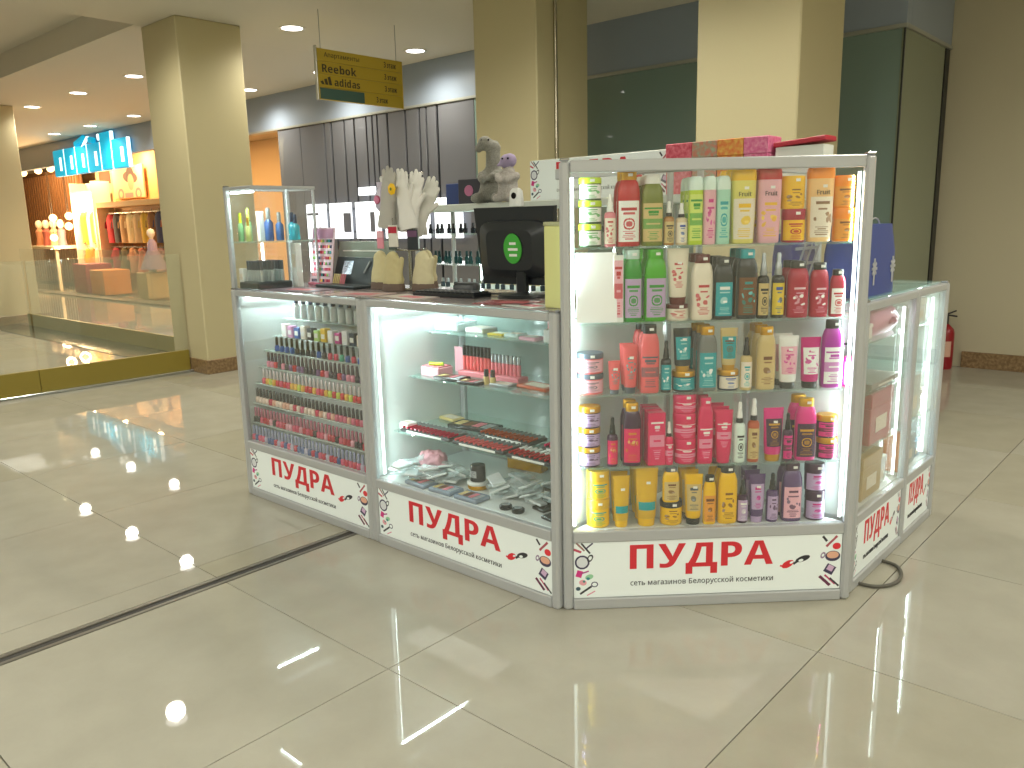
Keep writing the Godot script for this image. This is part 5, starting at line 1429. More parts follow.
func makeup() -> void:
	# goods on the glass shelves and deck of the second case
	var clear := glass("clear_film", Color(0.85, 0.92, 0.92), 0.3, 0.12)
	var black := hexm("black", 0.25)
	# first shelf, y 0.787
	var y := 0.7873
	var cb := thing("clear_case", "clear plastic case of white tissue on the upper makeup shelf", "case", Vector3(-2.29, y, -2.22))
	part(cb, "box", bx(0.13, 0.03, 0.11, 0.003), glass("case_plastic", Color(0.9, 0.97, 0.97), 0.35, 0.08), Vector3(0, 0.015, 0))
	part(cb, "tissue", bx(0.11, 0.018, 0.09, 0.005), hexm("white", 0.8), Vector3(0, 0.0155, 0))
	part(cb, "lid", bx(0.134, 0.012, 0.114, 0.003), glass("case_plastic", Color.WHITE, 0.3), Vector3(0, 0.0365, 0))
	var flat := [[-2.15, -2.22, 0.1, 0.02, 0.08, "white", "flat white carton on the upper makeup shelf"], [-2.04, -2.2, 0.075, 0.008, 0.05, "yellowl", "yellow sachet on the upper makeup shelf"], [-1.945, -2.19, 0.07, 0.014, 0.06, "mintw", "pale lace packet on the upper makeup shelf"], [-1.85, -2.17, 0.085, 0.012, 0.06, "pinkl", "pink sachet on the upper makeup shelf"]]
	for f in flat:
		packet(f[6], Vector3(f[0], y, f[1]), f[2], f[3], f[4], f[5], "packets on the upper makeup shelf")
	var bs := thing("balm_stand", "white stand of pink lip balms at the right end of the upper makeup shelf", "stand", Vector3(-1.735, y, -2.17))
	part(bs, "base", bx(0.09, 0.045, 0.05, 0.003), hexm("white", 0.4), Vector3(0, 0.0225, 0))
	for k in 5:
		var tb := thing("lip_balm", "pink lip balm stick in the white stand", "lip balm", Vector3(-1.77 + k * 0.017, y + 0.0455, -2.17), 0.0, "lip balms in the white stand")
		part(tb, "tube", cyl(0.0068, 0.05, 10), hexm("rose", 0.3), Vector3(0, 0.025, 0))
	# second shelf, y 0.622
	y = 0.6223
	var pb := thing("open_box", "open pink box with a lime tube on the second makeup shelf", "box", Vector3(-2.29, y, -2.11))
	part(pb, "box", bx(0.1, 0.035, 0.08, 0.003), hexm("pinkl", 0.5), Vector3(0, 0.0175, 0))
	part(pb, "insert", bx(0.09, 0.004, 0.07, 0.001), hexm("rose", 0.6), Vector3(0, 0.037, 0))
	one("lime_tube", "small lime tube lying on the open pink box", "tube", bar([Vector3(-0.03, 0, 0), Vector3(0.03, 0, 0)], 0.007, 10), hexm("lime", 0.3), Vector3(-2.28, y + 0.0465, -2.1), Vector3(0, 20, 0))
	for f in [[-2.17, -2.075, 0.13, 0.014, 0.07, "black", "black makeup palette on the second makeup shelf beside the pink box"], [-2.05, -2.06, 0.1, 0.012, 0.06, "charcoal", "dark makeup palette beside the lip gloss stand"]]:
		palette(f[6], Vector3(f[0], y, f[1]), f[2], f[3], f[4])
	var gs := thing("gloss_stand", "pink stand holding rows of lip gloss on the second makeup shelf", "stand", Vector3(-2.06, y, -2.18))
	part(gs, "base", bx(0.31, 0.02, 0.06, 0.003), hexm("rose", 0.4), Vector3(0, 0.01, 0))
	part(gs, "back_card", bx(0.06, 0.1, 0.003, 0.001), hexm("pinkl", 0.5), Vector3(-0.2, 0.05, -0.03), Vector3(0, 0, 0))
	for k in 16:
		var dark := k < 8
		var o := thing("lip_gloss", ("black-capped" if dark else "silver-capped") + " pink lip gloss in the pink stand", "lip gloss", Vector3(-2.205 + k * 0.0187, y + 0.0205, -2.18), 0.0, "lip glosses in the pink stand")
		var hh := 0.095 if dark else 0.075
		part(o, "tube", cyl(0.0075, hh * 0.58, 10), hexm("salmon" if dark else "rose", 0.15), Vector3(0, hh * 0.29, 0))
		part(o, "cap", cyl(0.0072, hh * 0.42, 10), hexm("black" if dark else "silver", 0.25), Vector3(0, hh * 0.79, 0))
	for k in 2:
		var o := thing("foundation_bottle", "small beige foundation bottle in front of the lip glosses", "bottle", Vector3(-2.0 + k * 0.032, y, -2.085), 0.0, "foundation bottles before the lip glosses")
		part(o, "body", cyl(0.011, 0.03, 12), hexm("sand", 0.2), Vector3(0, 0.015, 0))
		part(o, "cap", cyl(0.009, 0.026, 12), hexm("charcoal", 0.3), Vector3(0, 0.043, 0))
	packet("clear pack of brown powder on the second makeup shelf", Vector3(-1.8, y, -2.14), 0.15, 0.012, 0.08, "orangebr", "packs on the second makeup shelf")
	packet("silver film pack on the second makeup shelf", Vector3(-1.93, y, -2.1), 0.09, 0.01, 0.06, "silver", "packs on the second makeup shelf")
	packet("clear film pack at the right end of the second makeup shelf", Vector3(-1.63, y, -2.15), 0.14, 0.012, 0.1, "clear", "packs on the second makeup shelf")
	# third shelf, y 0.422: trays of lipsticks
	y = 0.4223
	var trays := [[-2.2, -2.0, 0.27, 12, "crimson", "silver", "black tray of crimson lipsticks at the left of the third makeup shelf"], [-1.92, -1.995, 0.25, 11, "salmon", "silver", "black tray of salmon lipsticks in the middle of the third makeup shelf"], [-1.68, -1.99, 0.2, 9, "red", "white", "black tray of red pencils at the right of the third makeup shelf"], [-1.92, -2.13, 0.25, 12, "orangebr", "silver", "black tray of brown lipsticks behind the salmon tray"], [-1.66, -2.13, 0.16, 7, "pink", "white", "black tray of pink lipsticks behind the red pencils"]]
	for t in trays:
		var o := thing("lipstick_tray", t[6], "tray", Vector3(t[0], y, t[1]), 0.0, "lipstick trays on the third shelf")
		part(o, "tray", bx(t[2], 0.012, 0.105, 0.003), hexm("charcoal", 0.4), Vector3(0, 0.006, 0))
		part(o, "price_strip", bx(t[2] * 0.7, 0.008, 0.002, 0.0005), hexm("white", 0.5), Vector3(0, 0.006, 0.0535))
		for k in t[3]:
			var x: float = t[0] - t[2] / 2 + (k + 0.5) * t[2] / t[3]
			var ls := thing("lipstick", String(t[4]).replace("orangebr", "brown") + " lipstick lying in the " + String(t[6]).trim_prefix("black tray of ").get_slice(" ", 0) + " tray", "lipstick", Vector3(x, y + 0.0168, t[1]), 0.0, "lipsticks in the " + t[4] + " tray")
			part(ls, "barrel", bar([Vector3(0, 0, -0.005), Vector3(0, 0, 0.045)], 0.0045, 8), hexm(t[4], 0.25))
			part(ls, "cap", bar([Vector3(0, 0, -0.045), Vector3(0, 0, -0.006)], 0.0047, 8), hexm(t[5], 0.25))
	palette("black palette at the back of the third makeup shelf", Vector3(-2.14, y, -2.16), 0.2, 0.014, 0.1)
	packet("small white carton at the left end of the third makeup shelf", Vector3(-2.335, y, -1.99), 0.05, 0.03, 0.05, "white", "cartons on the third makeup shelf")
	packet("wooden brush set at the back left of the third makeup shelf", Vector3(-2.31, y, -2.2), 0.1, 0.012, 0.06, "sand", "cartons on the third makeup shelf")
	packet("yellow carton standing at the back of the makeup deck", Vector3(-1.98, 0.2563, -2.28), 0.16, 0.07, 0.05, "gold", "cartons on the makeup deck")
	# deck, y 0.256
	y = 0.2563
	var bagm := mat("crumple_pink", Color.html("cf98a2"), 0.4)
	one("crumpled_bag", "crumpled pink bag at the back left of the makeup deck", "bag", blob([[Vector3(-0.045, 0.026, 0), Vector3(0.045, 0.03, 0.01), 0.032, 0.03], [Vector3(0.02, 0.045, -0.02), Vector3(-0.03, 0.05, 0.0), 0.018, 0.015]], 0.008, 0.016, Vector3.ONE, 0.02), bagm, Vector3(-2.26, y + 0.012, -2.05))
	var film := [[-2.25, -1.93, 0.04, "heap of clear film packets on the left of the makeup deck"], [-2.12, -1.97, 0.034, "heap of clear film packets beside the grey palettes"], [-1.83, -2.02, 0.038, "heap of clear film packets at the middle of the makeup deck"], [-1.7, -2.03, 0.032, "heap of clear film packets on the right of the makeup deck"]]
	var pale := mat("pale_film", Color.html("d6dfdf"), 0.12)
	for k in film.size():
		var f: Array = film[k]
		var o := thing("film_packet", f[3], "packets", Vector3(f[0], y + 0.014, f[1]), k * 40.0, "film packets on the makeup deck")
		for j in 14:
			var a := j * 0.47 + k
			part(o, "packet", bx(0.075, 0.008, 0.05, 0.003), pale if j % 2 == 0 else clear, Vector3(cos(a) * 0.06, 0.006 + 0.009 * (j % 5), sin(a) * 0.042), Vector3(rng.randf_range(-24, 24), rng.randf_range(0, 180), rng.randf_range(-24, 24)))
	for k in 3:
		palette(["grey-blue palette at the front left of the makeup deck", "grey-blue palette in the row's middle at the deck front", "grey-blue palette beside the black compact tower"][k], Vector3(-2.17 + k * 0.13, y, -1.9), 0.11, 0.014, 0.075, "8b98a6")
	var tw := thing("compact_tower", "black round compact standing on a yellow-rimmed base on the makeup deck", "compact", Vector3(-1.975, y, -2.0))
	part(tw, "base", lathe([[0.035, 0], [0.038, 0.003], [0.038, 0.012], [0.036, 0.016]], 20), hexm("gold", 0.3))
	part(tw, "rim", lathe([[0.038, 0.016], [0.04, 0.018], [0.04, 0.026], [0.037, 0.028]], 20), hexm("white", 0.4))
	part(tw, "jar", lathe([[0.026, 0.028], [0.028, 0.03], [0.028, 0.085], [0.026, 0.088]], 20), hexm("charcoal", 0.25))
	part(tw, "label", loft([Vector3(0.0284, 0.0284, 0.045), Vector3(0.0284, 0.0284, 0.07)], 8, 2.0, false, 1.0, 2.2), label_mat("silver", "black"))
	for k in 2:
		var o := thing("round_compact", "round black compact lying at the front right of the makeup deck", "compact", Vector3(-1.75 + k * 0.055, y, -1.9), 0.0, "round compacts on the makeup deck")
		part(o, "case", lathe([[0.02, 0], [0.022, 0.003], [0.022, 0.012], [0.019, 0.015]], 18), hexm("black", 0.2))
		part(o, "window", cyl(0.014, 0.002, 16), hexm("silver", 0.2), Vector3(0, 0.0155, 0))
	for k in 2:
		var o := thing("mirror_compact", ["open square black compact with mirror at the right of the makeup deck", "open square black compact nearest the case's right post"][k], "compact", Vector3(-1.645 + k * 0.08, y, -1.97 + k * 0.05), -10.0)
		part(o, "base", bx(0.06, 0.012, 0.05, 0.003), hexm("black", 0.2), Vector3(0, 0.006, 0))
		var ld := part(o, "lid", bx(0.06, 0.055, 0.008, 0.003), hexm("black", 0.2), Vector3(0, 0.04, -0.024), Vector3(-8, 0, 0))
		part(ld, "mirror", bx(0.04, 0.035, 0.001, 0.0002), mat("mirror", Color.html("d5dcdf"), 0.03, 1.0), Vector3(0, 0, 0.0048))

func packet(label: String, at: Vector3, w: float, h: float, d: float, col: String, group: String) -> void:
	var t := thing("makeup_packet", label, "packet", at, rng.randf_range(-12, 12), group)
	part(t, "pack", bx(w, h, d, 0.004), hexm(col, 0.3), Vector3(0, h / 2, 0))
	part(t, "label", bx(w * 0.7, 0.0006, d * 0.6, 0.0002), label_mat("cream", "slate"), Vector3(0, h + 0.0004, 0))

func palette(label: String, at: Vector3, w: float, h: float, d: float, hex := "17181a") -> void:
	var t := thing("makeup_palette", label, "palette", at, rng.randf_range(-6, 6))
	part(t, "case", bx(w, h, d, 0.003), mat("palette_" + hex, Color.html(hex), 0.25), Vector3(0, h / 2, 0))
	for k in 4:
		part(t, "pan", bx(w * 0.17, 0.001, d * 0.6, 0.0003), hexm(["sand", "brown", "rose", "silver"][k], 0.5), Vector3(-w * 0.33 + k * w * 0.22, h + 0.0004, 0))

func counter_goods() -> void:
	var y := HC + 0.0035
	# monitor seen from behind
	var m := thing("computer_monitor", "black computer monitor seen from behind with round green sticker", "monitor", Vector3(-1.915, y, -2.15), 4.0)
	var bk := mat("monitor_black", Color.html("22272b"), 0.35)
	part(m, "shell", loft_box(0.35, 0.27, 0.022), bk, Vector3(0, 0.176, -0.02), Vector3(4, 0, 0))
	part(m, "rear_housing", loft([Vector3(0.15, 0.1, 0), Vector3(0.148, 0.098, 0.012), Vector3(0.11, 0.075, 0.032), Vector3(0.1, 0.07, 0.036)], 28, 6.0), bk, Vector3(0, 0.165, -0.012), Vector3(94, 0, 0))
	var stk := part(m, "sticker", cyl(0.042, 0.0012, 28), mat("sticker_green", Color.html("3fa53a"), 0.4), Vector3(0.02, 0.168, 0.0265), Vector3(94, 0, 0))
	stk.scale = Vector3(0.95, 1, 1.25)
	for k in 3:
		part(stk, "print_line", bx([0.03, 0.044, 0.036][k], 0.0008, 0.007, 0.0002), hexm("white"), Vector3(0, 0.0008, -0.014 + k * 0.016))
	part(m, "neck", bx(0.04, 0.09, 0.03, 0.006), bk, Vector3(0.04, 0.05, 0.0))
	part(m, "base", lathe([[0.085, 0], [0.09, 0.004], [0.085, 0.01], [0.04, 0.014]], 24), bk, Vector3(0.04, 0, 0))
	var wc := thing("web_camera", "white web camera with dark lens on top of the monitor", "camera", Vector3(-1.905, y + 0.314, -2.163), 0.0)
	part(wc, "body", loft([Vector3(0.027, 0.018, 0), Vector3(0.026, 0.018, 0.025), Vector3(0.022, 0.018, 0.05), Vector3(0.012, 0.012, 0.06)], 20, 2.6), mat("camera_white", Color.html("d9dcda"), 0.35))
	part(wc, "lens", cyl(0.011, 0.006, 16), hexm("black", 0.1), Vector3(0.003, 0.034, 0.018), Vector3(90, 0, 0))
	# keyboard, cable and small dark things
	var kb := thing("computer_keyboard", "black keyboard lying behind the counter edge under the monitor", "keyboard", Vector3(-2.13, y, -2.05), 4.0)
	part(kb, "base", bx(0.3, 0.014, 0.1, 0.004), bk, Vector3(0, 0.007, 0))
	for r in 4:
		for c in 13:
			part(kb, "key", bx(0.019, 0.006, 0.018, 0.002), mat("key_black", Color.html("2e3338"), 0.45), Vector3(-0.132 + c * 0.022, 0.017, -0.034 + r * 0.0225))
	one("card_terminal", "small black card terminal on the counter left of the monitor", "terminal", loft([Vector3(0.05, 0.035, 0), Vector3(0.05, 0.035, 0.025), Vector3(0.042, 0.028, 0.036)], 20, 4.0), bk, Vector3(-2.2, y, -2.2), Vector3(0, 20, 0))
	one("black_cable", "black cable coiled beside the monitor foot", "cable", bar(smooth_path([Vector3(-2.15, y + 0.005, -2.15), Vector3(-2.1, y + 0.005, -2.19), Vector3(-2.02, y + 0.005, -2.15), Vector3(-1.97, y + 0.005, -2.2), Vector3(-1.93, y + 0.005, -2.22)]), 0.004, 6), bk)
	# printed sheets
	var sheets := [[-2.52, -1.93, 0.25, 0.16, "b9a3a2", 12.0, "mauve leaflet on the counter at the joint of the cases"], [-2.25, -1.95, 0.22, 0.12, "c4bbb6", -8.0, "pale grey leaflet on the counter before the gloves"], [-1.78, -1.97, 0.2, 0.13, "8c3a3c", 14.0, "dark red magazine on the counter before the monitor"], [-1.66, -1.93, 0.16, 0.1, "cdd4d0", -16.0, "white leaflet beside the pale yellow carton"], [-2.95, -1.95, 0.3, 0.15, "6e5f6e", 4.0, "dark mauve leaflet before the colour chart"]]
	for s in sheets:
		var o := thing("counter_leaflet", s[6], "leaflet", Vector3(s[0], y, s[1]), s[5])
		part(o, "sheet", bx(s[2], 0.0016, s[3], 0.0003), mat("sheet_" + s[4], Color.html(s[4]), 0.35), Vector3(0, 0.0008, 0))
		part(o, "print", bx(s[2] * 0.5, 0.0004, s[3] * 0.4, 0.0001), label_mat("rose", "brown"), Vector3(0.02, 0.0019, 0))
	var yb := thing("yellow_carton", "tall pale yellow carton standing against the tall case post", "carton", Vector3(-1.535, y, -1.93))
	part(yb, "box", bx(0.075, 0.245, 0.05, 0.003), mat("pale_yellow", Color.html("cfd08e"), 0.5), Vector3(0, 0.1225, 0))
	part(yb, "lid", bx(0.078, 0.012, 0.053, 0.002), mat("pale_yellow_lid", Color.html("a9aa86"), 0.5), Vector3(0, 0.251, 0))
	# nail colour chart board
	var ch := thing("colour_chart", "upright nail colour chart with rows of coloured samples", "colour chart", Vector3(-3.075, y, -2.17), 0.0)
	var chart := Node3D.new()
	var pinkb := mat("chart_board", Color.html("cdb3bd"), 0.4)
	chart.free()
	var brd := part(ch, "board", bx(0.165, 0.255, 0.006, 0.002), pinkb, Vector3(0, 0.127, 0), Vector3(-8, 0, 0))
	part(brd, "header", bx(0.15, 0.04, 0.002, 0.0005), mat("chart_head", Color.html("a87a92"), 0.4), Vector3(0, 0.1, 0.004))
	var tone := ["c22f45", "d8607a", "e0c060", "7fae5a", "39405e", "b09ab0", "d88a90", "4f6a5a", "a83a5c", "2e8a92", "c0485a", "3c3c48"]
	for r in 8:
		for c in 10:
			part(brd, "sample", bx(0.011, 0.013, 0.003, 0.001), mat("chart_" + tone[(r * 5 + c * c / 7) % 12], Color.html(tone[(r * 5 + c * c / 7) % 12]), 0.15), Vector3(-0.063 + c * 0.014, 0.068 - r * 0.025, 0.004))
	part(ch, "foot", bx(0.17, 0.012, 0.08, 0.003), mat("chart_foot", Color.html("b0516a"), 0.4), Vector3(0, 0.006, -0.01))
	# black palettes propped open
	var pl := thing("open_palette", "large open black makeup palette with brushes beside the colour chart", "palette", Vector3(-2.865, y, -2.13), -4.0)
	part(pl, "lid", bx(0.3, 0.125, 0.008, 0.003), mat("palette_teal_black", Color.html("1e2a2e"), 0.4), Vector3(0, 0.066, -0.05), Vector3(-18, 0, 0))
	part(pl, "tray", bx(0.3, 0.012, 0.1, 0.003), mat("palette_teal_black", Color.WHITE), Vector3(0, 0.006, 0.01))
	part(pl, "mirror", bx(0.075, 0.06, 0.002, 0.0005), mat("palette_mirror", Color.html("8d93a2"), 0.06, 0.8), Vector3(-0.05, 0.08, -0.049), Vector3(-18, 0, 0))
	for k in 7:
		part(pl, "brush", bx(0.006, 0.045, 0.006, 0.002), hexm("sand" if k < 4 else "rose", 0.4), Vector3(-0.12 + k * 0.014, 0.032, -0.02), Vector3(-18, 0, 0))
	part(pl, "brush", bx(0.008, 0.06, 0.006, 0.002), hexm("silver", 0.2), Vector3(0.1, 0.085, -0.046), Vector3(-18, 0, -28))
	part(pl, "pan", bx(0.06, 0.045, 0.003, 0.001), mat("pan_teal", Color.html("2e6a62"), 0.2), Vector3(0.1, 0.045, -0.05), Vector3(-18, 0, 0))
	var bx2 := thing("clear_box", "greyish clear plastic box behind the black palette", "box", Vector3(-2.9, y, -2.28), 0.0)
	part(bx2, "box", loft([Vector3(0.17, 0.045, 0), Vector3(0.17, 0.045, 0.13), Vector3(0.15, 0.04, 0.19)], 24, 6.0), mat("box_grey_clear", Color.html("8d9a90"), 0.25))
	part(bx2, "edge", bx(0.26, 0.006, 0.003, 0.001), hexm("white", 0.3), Vector3(0.02, 0.15, 0.044))
	glove_stand(y)

func loft_box(w: float, h: float, d: float) -> ArrayMesh:
	# monitor shell: wider at the top than at the bottom as the case is tapered
	return plate(PackedVector2Array([Vector2(-w * 0.44, -h / 2), Vector2(w * 0.44, -h / 2), Vector2(w / 2, h / 2), Vector2(-w / 2, h / 2)]), d)

func glove_stand(y: float) -> void:
	var st := thing("glove_stand", "chrome stand of spa gloves and mitts on the counter", "stand", Vector3(-2.52, y, -2.2))
	var chrome := mat("stand_chrome", Color.html("b8b8b4"), 0.2, 0.85)
	part(st, "base", lathe([[0.09, 0], [0.095, 0.004], [0.09, 0.01]], 24), chrome)
	part(st, "pole", cyl(0.007, 0.45, 10), chrome, Vector3(0, 0.23, 0))
	for h in [0.448, 0.155]:
		for k in 4:
			var a := k * PI / 2 + 0.4
			part(st, "arm", bar([Vector3(0, h, 0), Vector3(cos(a) * 0.13, h + 0.006, sin(a) * 0.05)], 0.004, 6), chrome)
	# gloves: open hands hanging fingers up, cuffs down
	var glove := blob([[Vector3(0, -0.14, 0), Vector3(0, -0.08, 0), 0.042, 0.036], [Vector3(0, -0.08, 0), Vector3(0, -0.03, 0), 0.036, 0.036], [Vector3(-0.027, -0.02, 0), Vector3(-0.034, 0.035, 0), 0.011, 0.009], [Vector3(-0.009, -0.01, 0), Vector3(-0.011, 0.05, 0), 0.011, 0.009], [Vector3(0.01, -0.01, 0), Vector3(0.012, 0.045, 0), 0.011, 0.009], [Vector3(0.027, -0.02, 0), Vector3(0.033, 0.03, 0), 0.01, 0.008], [Vector3(0.035, -0.065, 0), Vector3(0.062, -0.02, 0.01), 0.012, 0.009]], 0.006, 0.008, Vector3(1, 1, 0.6))
	var GL := [[-0.09, 0.42, 0.02, "d4d4d0", 14.0, "grey-white spa glove hanging at the left of the upper arms"], [-0.035, 0.43, 0.06, "b0aea8", -8.0, "grey spa glove hanging at the front of the upper arms"], [0.03, 0.42, 0.05, "dcdcd8", 10.0, "cream spa glove hanging beside the yellow tag"], [0.09, 0.41, 0.03, "e4e4e0", -18.0, "ivory spa glove hanging at the right of the upper arms"], [0.0, 0.4, -0.05, "b3b1aa", 0.0, "dull grey spa glove hanging at the back of the upper arms"], [0.13, 0.385, -0.01, "d8d8d2", -36.0, "pale spa glove tilted outwards on the right arm"]]
	for g in GL:
		var o := thing("spa_glove", g[5], "glove", Vector3(-2.52 + g[0], y + g[1], -2.2 + g[2]), 0.0, "spa gloves on the chrome stand")
		o.rotation_degrees.z = g[4]
		part(o, "glove", glove, mat("glove_" + g[3], Color.html(g[3]), 0.95))
		part(o, "cuff", loft([Vector3(0.045, 0.028, -0.185), Vector3(0.047, 0.03, -0.175), Vector3(0.043, 0.027, -0.14)], 18), mat("glove_" + g[3], Color.WHITE))
	var mitt := blob([[Vector3(0, 0.02, 0), Vector3(0, 0.095, 0), 0.056, 0.036], [Vector3(0.038, 0.06, 0), Vector3(0.06, 0.1, 0.005), 0.017, 0.012]], 0.007, 0.012, Vector3(1, 1, 0.5), 0.006)
	var ML := [[-0.115, 0.06, "c9c096", "beige bath mitt at the left foot of the chrome stand"], [0.01, 0.1, "bfb68a", "straw-coloured bath mitt at the front of the chrome stand"], [0.13, 0.05, "cdc6a4", "cream bath mitt at the right of the chrome stand"], [0.03, -0.06, "c6bd98", "sand-coloured bath mitt behind the pole of the chrome stand"]]
	for g in ML:
		var o := thing("bath_mitt", g[3], "mitt", Vector3(-2.52 + g[0], y + 0.026, -2.2 + g[1]), 0.0, "bath mitts on the chrome stand")
		part(o, "mitt", mitt, mat("mitt_" + g[2], Color.html(g[2]), 0.95))
		part(o, "cuff", loft([Vector3(0.062, 0.03, -0.025), Vector3(0.061, 0.03, -0.006), Vector3(0.055, 0.027, 0.004)], 18), mat("mitt_cuff", Color.html("6a5a50"), 0.9))
	# hanging cards
	var cards := [[0.01, 0.215, 0.09, "d8d6cc", "b3243c", 0.055, 0.085, "white packet with red heading hanging on the glove stand"], [-0.095, 0.2, 0.07, "dc8fa0", "e6b4c0", 0.04, 0.07, "pink packet hanging at the left of the glove stand"], [0.09, 0.2, 0.06, "2e353c", "6a4a6a", 0.06, 0.08, "dark packet hanging at the right of the glove stand"], [-0.03, 0.2, 0.06, "55605e", "9aa6a0", 0.05, 0.08, "grey packet hanging between pink and white packets"]]
	for c in cards:
		var o := thing("hanging_packet", c[7], "packet", Vector3(-2.52 + c[0], y + c[1], -2.2 + c[2]), 0.0, "packets on the glove stand")
		part(o, "card", bx(c[5], c[6], 0.006, 0.002), mat("hang_" + c[3], Color.html(c[3]), 0.4))
		part(o, "heading", bx(c[5] * 0.94, c[6] * 0.3, 0.001, 0.0003), mat("hang_" + c[4], Color.html(c[4]), 0.4), Vector3(0, c[6] * 0.28, 0.0036))
		part(o, "hook", cyl(0.0015, 0.03, 6), chrome, Vector3(0, c[6] / 2 + 0.012, 0))
	var tg := thing("yellow_tag", "yellow flower tag pinned among the upper gloves", "tag", Vector3(-2.5, y + 0.395, -2.105))
	part(tg, "petals", lathe([[0.0, -0.004], [0.022, -0.003], [0.024, 0.0], [0.018, 0.004], [0.0, 0.005]], 7), hexm("yellow", 0.5), Vector3.ZERO, Vector3(90, 0, 0))
	part(tg, "centre", cyl(0.008, 0.01, 10), hexm("olive", 0.5), Vector3.ZERO, Vector3(90, 0, 0))
	var wf := thing("wrapped_soap", "clear wrapped pink soap hanging at the far left of the glove stand", "soap", Vector3(-2.66, y + 0.38, -2.18))
	part(wf, "wrap", loft([Vector3(0.006, 0.006, -0.07), Vector3(0.026, 0.02, -0.05), Vector3(0.028, 0.022, 0.0), Vector3(0.012, 0.01, 0.025), Vector3(0.022, 0.012, 0.05)], 12), mat("wrap_pale", Color.html("c3bcd0"), 0.12))
	part(wf, "soap", cyl(0.018, 0.008, 14), mat("soap_pink", Color.html("c05a80"), 0.4), Vector3(0, -0.02, 0.02), Vector3(90, 0, 0))

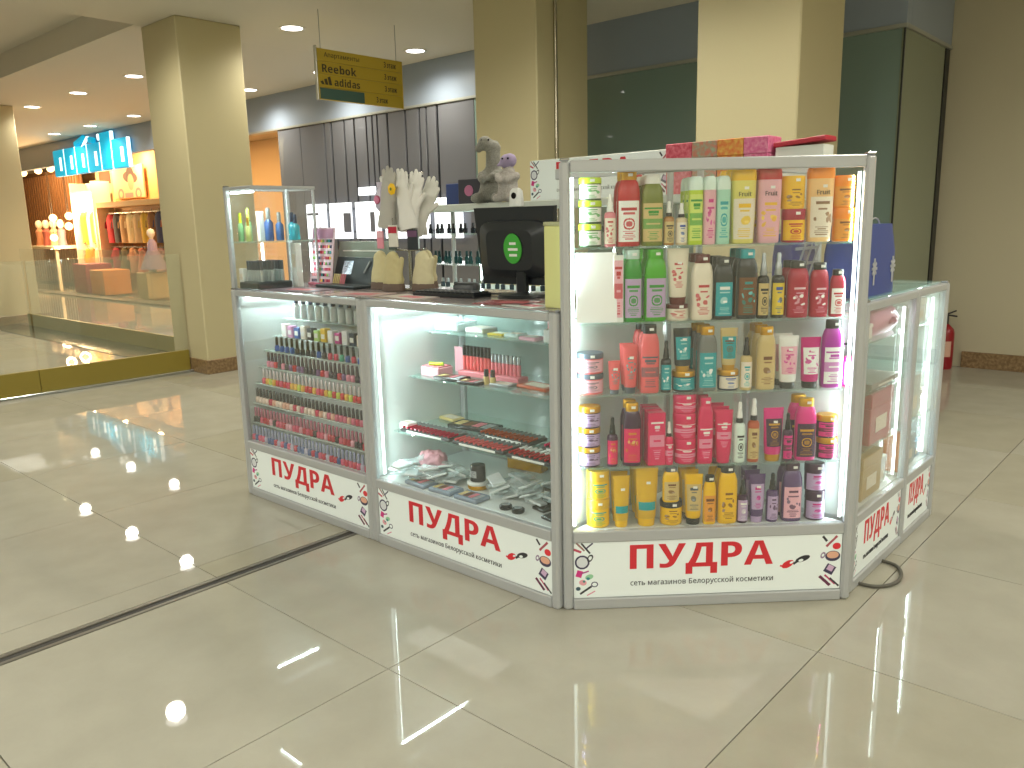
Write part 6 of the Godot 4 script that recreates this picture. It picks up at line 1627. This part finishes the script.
func upper_case() -> void:
	var at := Vector3(-3.305, HC + 0.003, -1.84)
	var t := thing("counter_showcase", "small glass showcase standing on the nail polish case", "showcase", at)
	var w := 0.225
	var dep := 0.32
	var h := 0.432
	var a := alu()
	for p in [[0.012, -0.012, 0.022], [0.012, -dep + 0.01, 0.02], [w - 0.008, -dep + 0.01, 0.012]]:
		part(t, "post", bx(p[2], h, p[2], 0.005), a, Vector3(p[0], h / 2, p[1]))
	part(t, "rail", bx(w, 0.014, 0.014, 0.003), a, Vector3(w / 2, h - 0.007, -0.008))
	part(t, "rail", bx(0.014, 0.014, dep - 0.02, 0.003), a, Vector3(0.008, h - 0.007, -dep / 2))
	part(t, "rail", bx(0.008, 0.014, dep - 0.02, 0.003), a, Vector3(w - 0.005, h - 0.007, -dep / 2))
	part(t, "rail", bx(w, 0.014, 0.012, 0.003), a, Vector3(w / 2, h - 0.007, -dep + 0.006))
	part(t, "corner_cap", bx(0.02, 0.008, 0.02, 0.003), mat("chrome_cap", Color.WHITE), Vector3(0.012, h + 0.003, -0.012))
	put_box(t, "front_glass", Vector3(0.022, 0.002, -0.01), Vector3(w - 0.001, h - 0.015, -0.006), pane_glass(), 0.001)
	put_box(t, "side_glass", Vector3(w - 0.006, 0.002, -dep + 0.018), Vector3(w - 0.002, h - 0.015, -0.012), pane_glass(), 0.001)
	put_box(t, "side_glass", Vector3(0.003, 0.002, -dep + 0.02), Vector3(0.007, h - 0.015, -0.024), pane_glass(), 0.001)
	put_box(t, "glass_shelf", Vector3(0.01, 0.197, -dep + 0.02), Vector3(w - 0.008, 0.203, -0.012), shelf_glass(), 0.001)
	led_light(t, Vector3(0.03, h - 0.024, -0.024), Vector3(w - 0.02, h - 0.024, -0.024), Vector3(0, -1, -0.6), 2.2)
	led_light(t, Vector3(w - 0.024, 0.06, -dep + 0.03), Vector3(w - 0.024, 0.19, -dep + 0.03), Vector3(-1, 0, 1), 1.5)
	# bottles and cartons
	var B := [[0.04, 0.203, -0.05, 0.014, 0.12, "6f9a6a", "lime", "green perfume bottle at the front of the small showcase"], [0.072, 0.203, -0.07, 0.014, 0.14, "7fa878", "limel", "tall green perfume bottle in the small showcase"], [0.1, 0.203, -0.05, 0.013, 0.1, "a8b06a", "gold", "olive perfume bottle in the small showcase"], [0.15, 0.203, -0.12, 0.02, 0.14, "2f4f86", "silver", "large blue perfume bottle in the small showcase"], [0.185, 0.203, -0.15, 0.018, 0.12, "3a5f94", "silver", "second blue perfume bottle beside the large one"], [0.17, 0.203, -0.24, 0.018, 0.11, "2aa0b0", "navy", "turquoise perfume bottle at the back of the small showcase"], [0.13, 0.203, -0.25, 0.018, 0.12, "2b98ac", "navy", "second turquoise perfume bottle at the back"]]
	for b in B:
		var o := thing("perfume_bottle", b[7], "bottle", at + Vector3(b[0], b[1] + 0.0005, b[2]), 0.0, "perfumes in the small showcase")
		var r: float = b[3]
		var hh: float = b[4]
		part(o, "body", loft([Vector3(r, r * 0.7, 0), Vector3(r * 1.05, r * 0.75, 0.004), Vector3(r * 1.05, r * 0.75, hh * 0.55), Vector3(r * 0.4, r * 0.35, hh * 0.65)], 16, 3.0), mat("perfume_" + b[5], Color.html(b[5]), 0.12))
		part(o, "cap", loft([Vector3(r * 0.5, r * 0.45, hh * 0.65), Vector3(r * 0.55, r * 0.5, hh * 0.68), Vector3(r * 0.45, r * 0.4, hh)], 12), hexm(b[6], 0.3))
	for b in [[0.118, 0.203, -0.1, Vector3(0.024, 0.125, 0.024), "white perfume carton on the showcase shelf"], [0.19, 0.0, -0.22, Vector3(0.04, 0.19, 0.03), "tall white perfume carton under the showcase shelf"], [0.035, 0.0, -0.05, Vector3(0.03, 0.085, 0.03), "short white carton at the front of the showcase floor"]]:
		var o := thing("perfume_carton", b[4], "carton", at + Vector3(b[0], b[1] + 0.0005, b[2]))
		part(o, "box", bx(b[3].x, b[3].y, b[3].z, 0.0015), hexm("white", 0.4), Vector3(0, b[3].y / 2, 0))
		part(o, "label", bx(b[3].x * 0.6, b[3].y * 0.3, 0.0008, 0.0002), label_mat("cream", "slate"), Vector3(0, b[3].y * 0.6, b[3].z / 2 + 0.0005))
	var proto: Node3D = null
	for i in 18:
		var p := at + Vector3(0.075 + (i % 6) * 0.021, 0.0305 + 0.0, -0.05 - floorf(i / 6.0) * 0.05)
		if proto == null:
			proto = thing("sample_bottle", "small dark-capped sample bottle on the showcase floor", "bottle", p, 0.0, "sample bottles in the small showcase")
			part(proto, "body", cyl(0.008, 0.05, 10), mat("sample_clear", Color.html("aeb9b8"), 0.12), Vector3(0, 0.025, 0))
			part(proto, "cap", cyl(0.007, 0.04, 10), mat("sample_cap", Color.html("4a5158"), 0.3), Vector3(0, 0.07, 0))
		else:
			copy(proto, p)
	one("sample_tray", "dark tray under the small sample bottles", "tray", bx(0.15, 0.03, 0.17, 0.004), mat("tray_dark", Color.html("39403f"), 0.4), at + Vector3(0.125, 0.0152, -0.1))
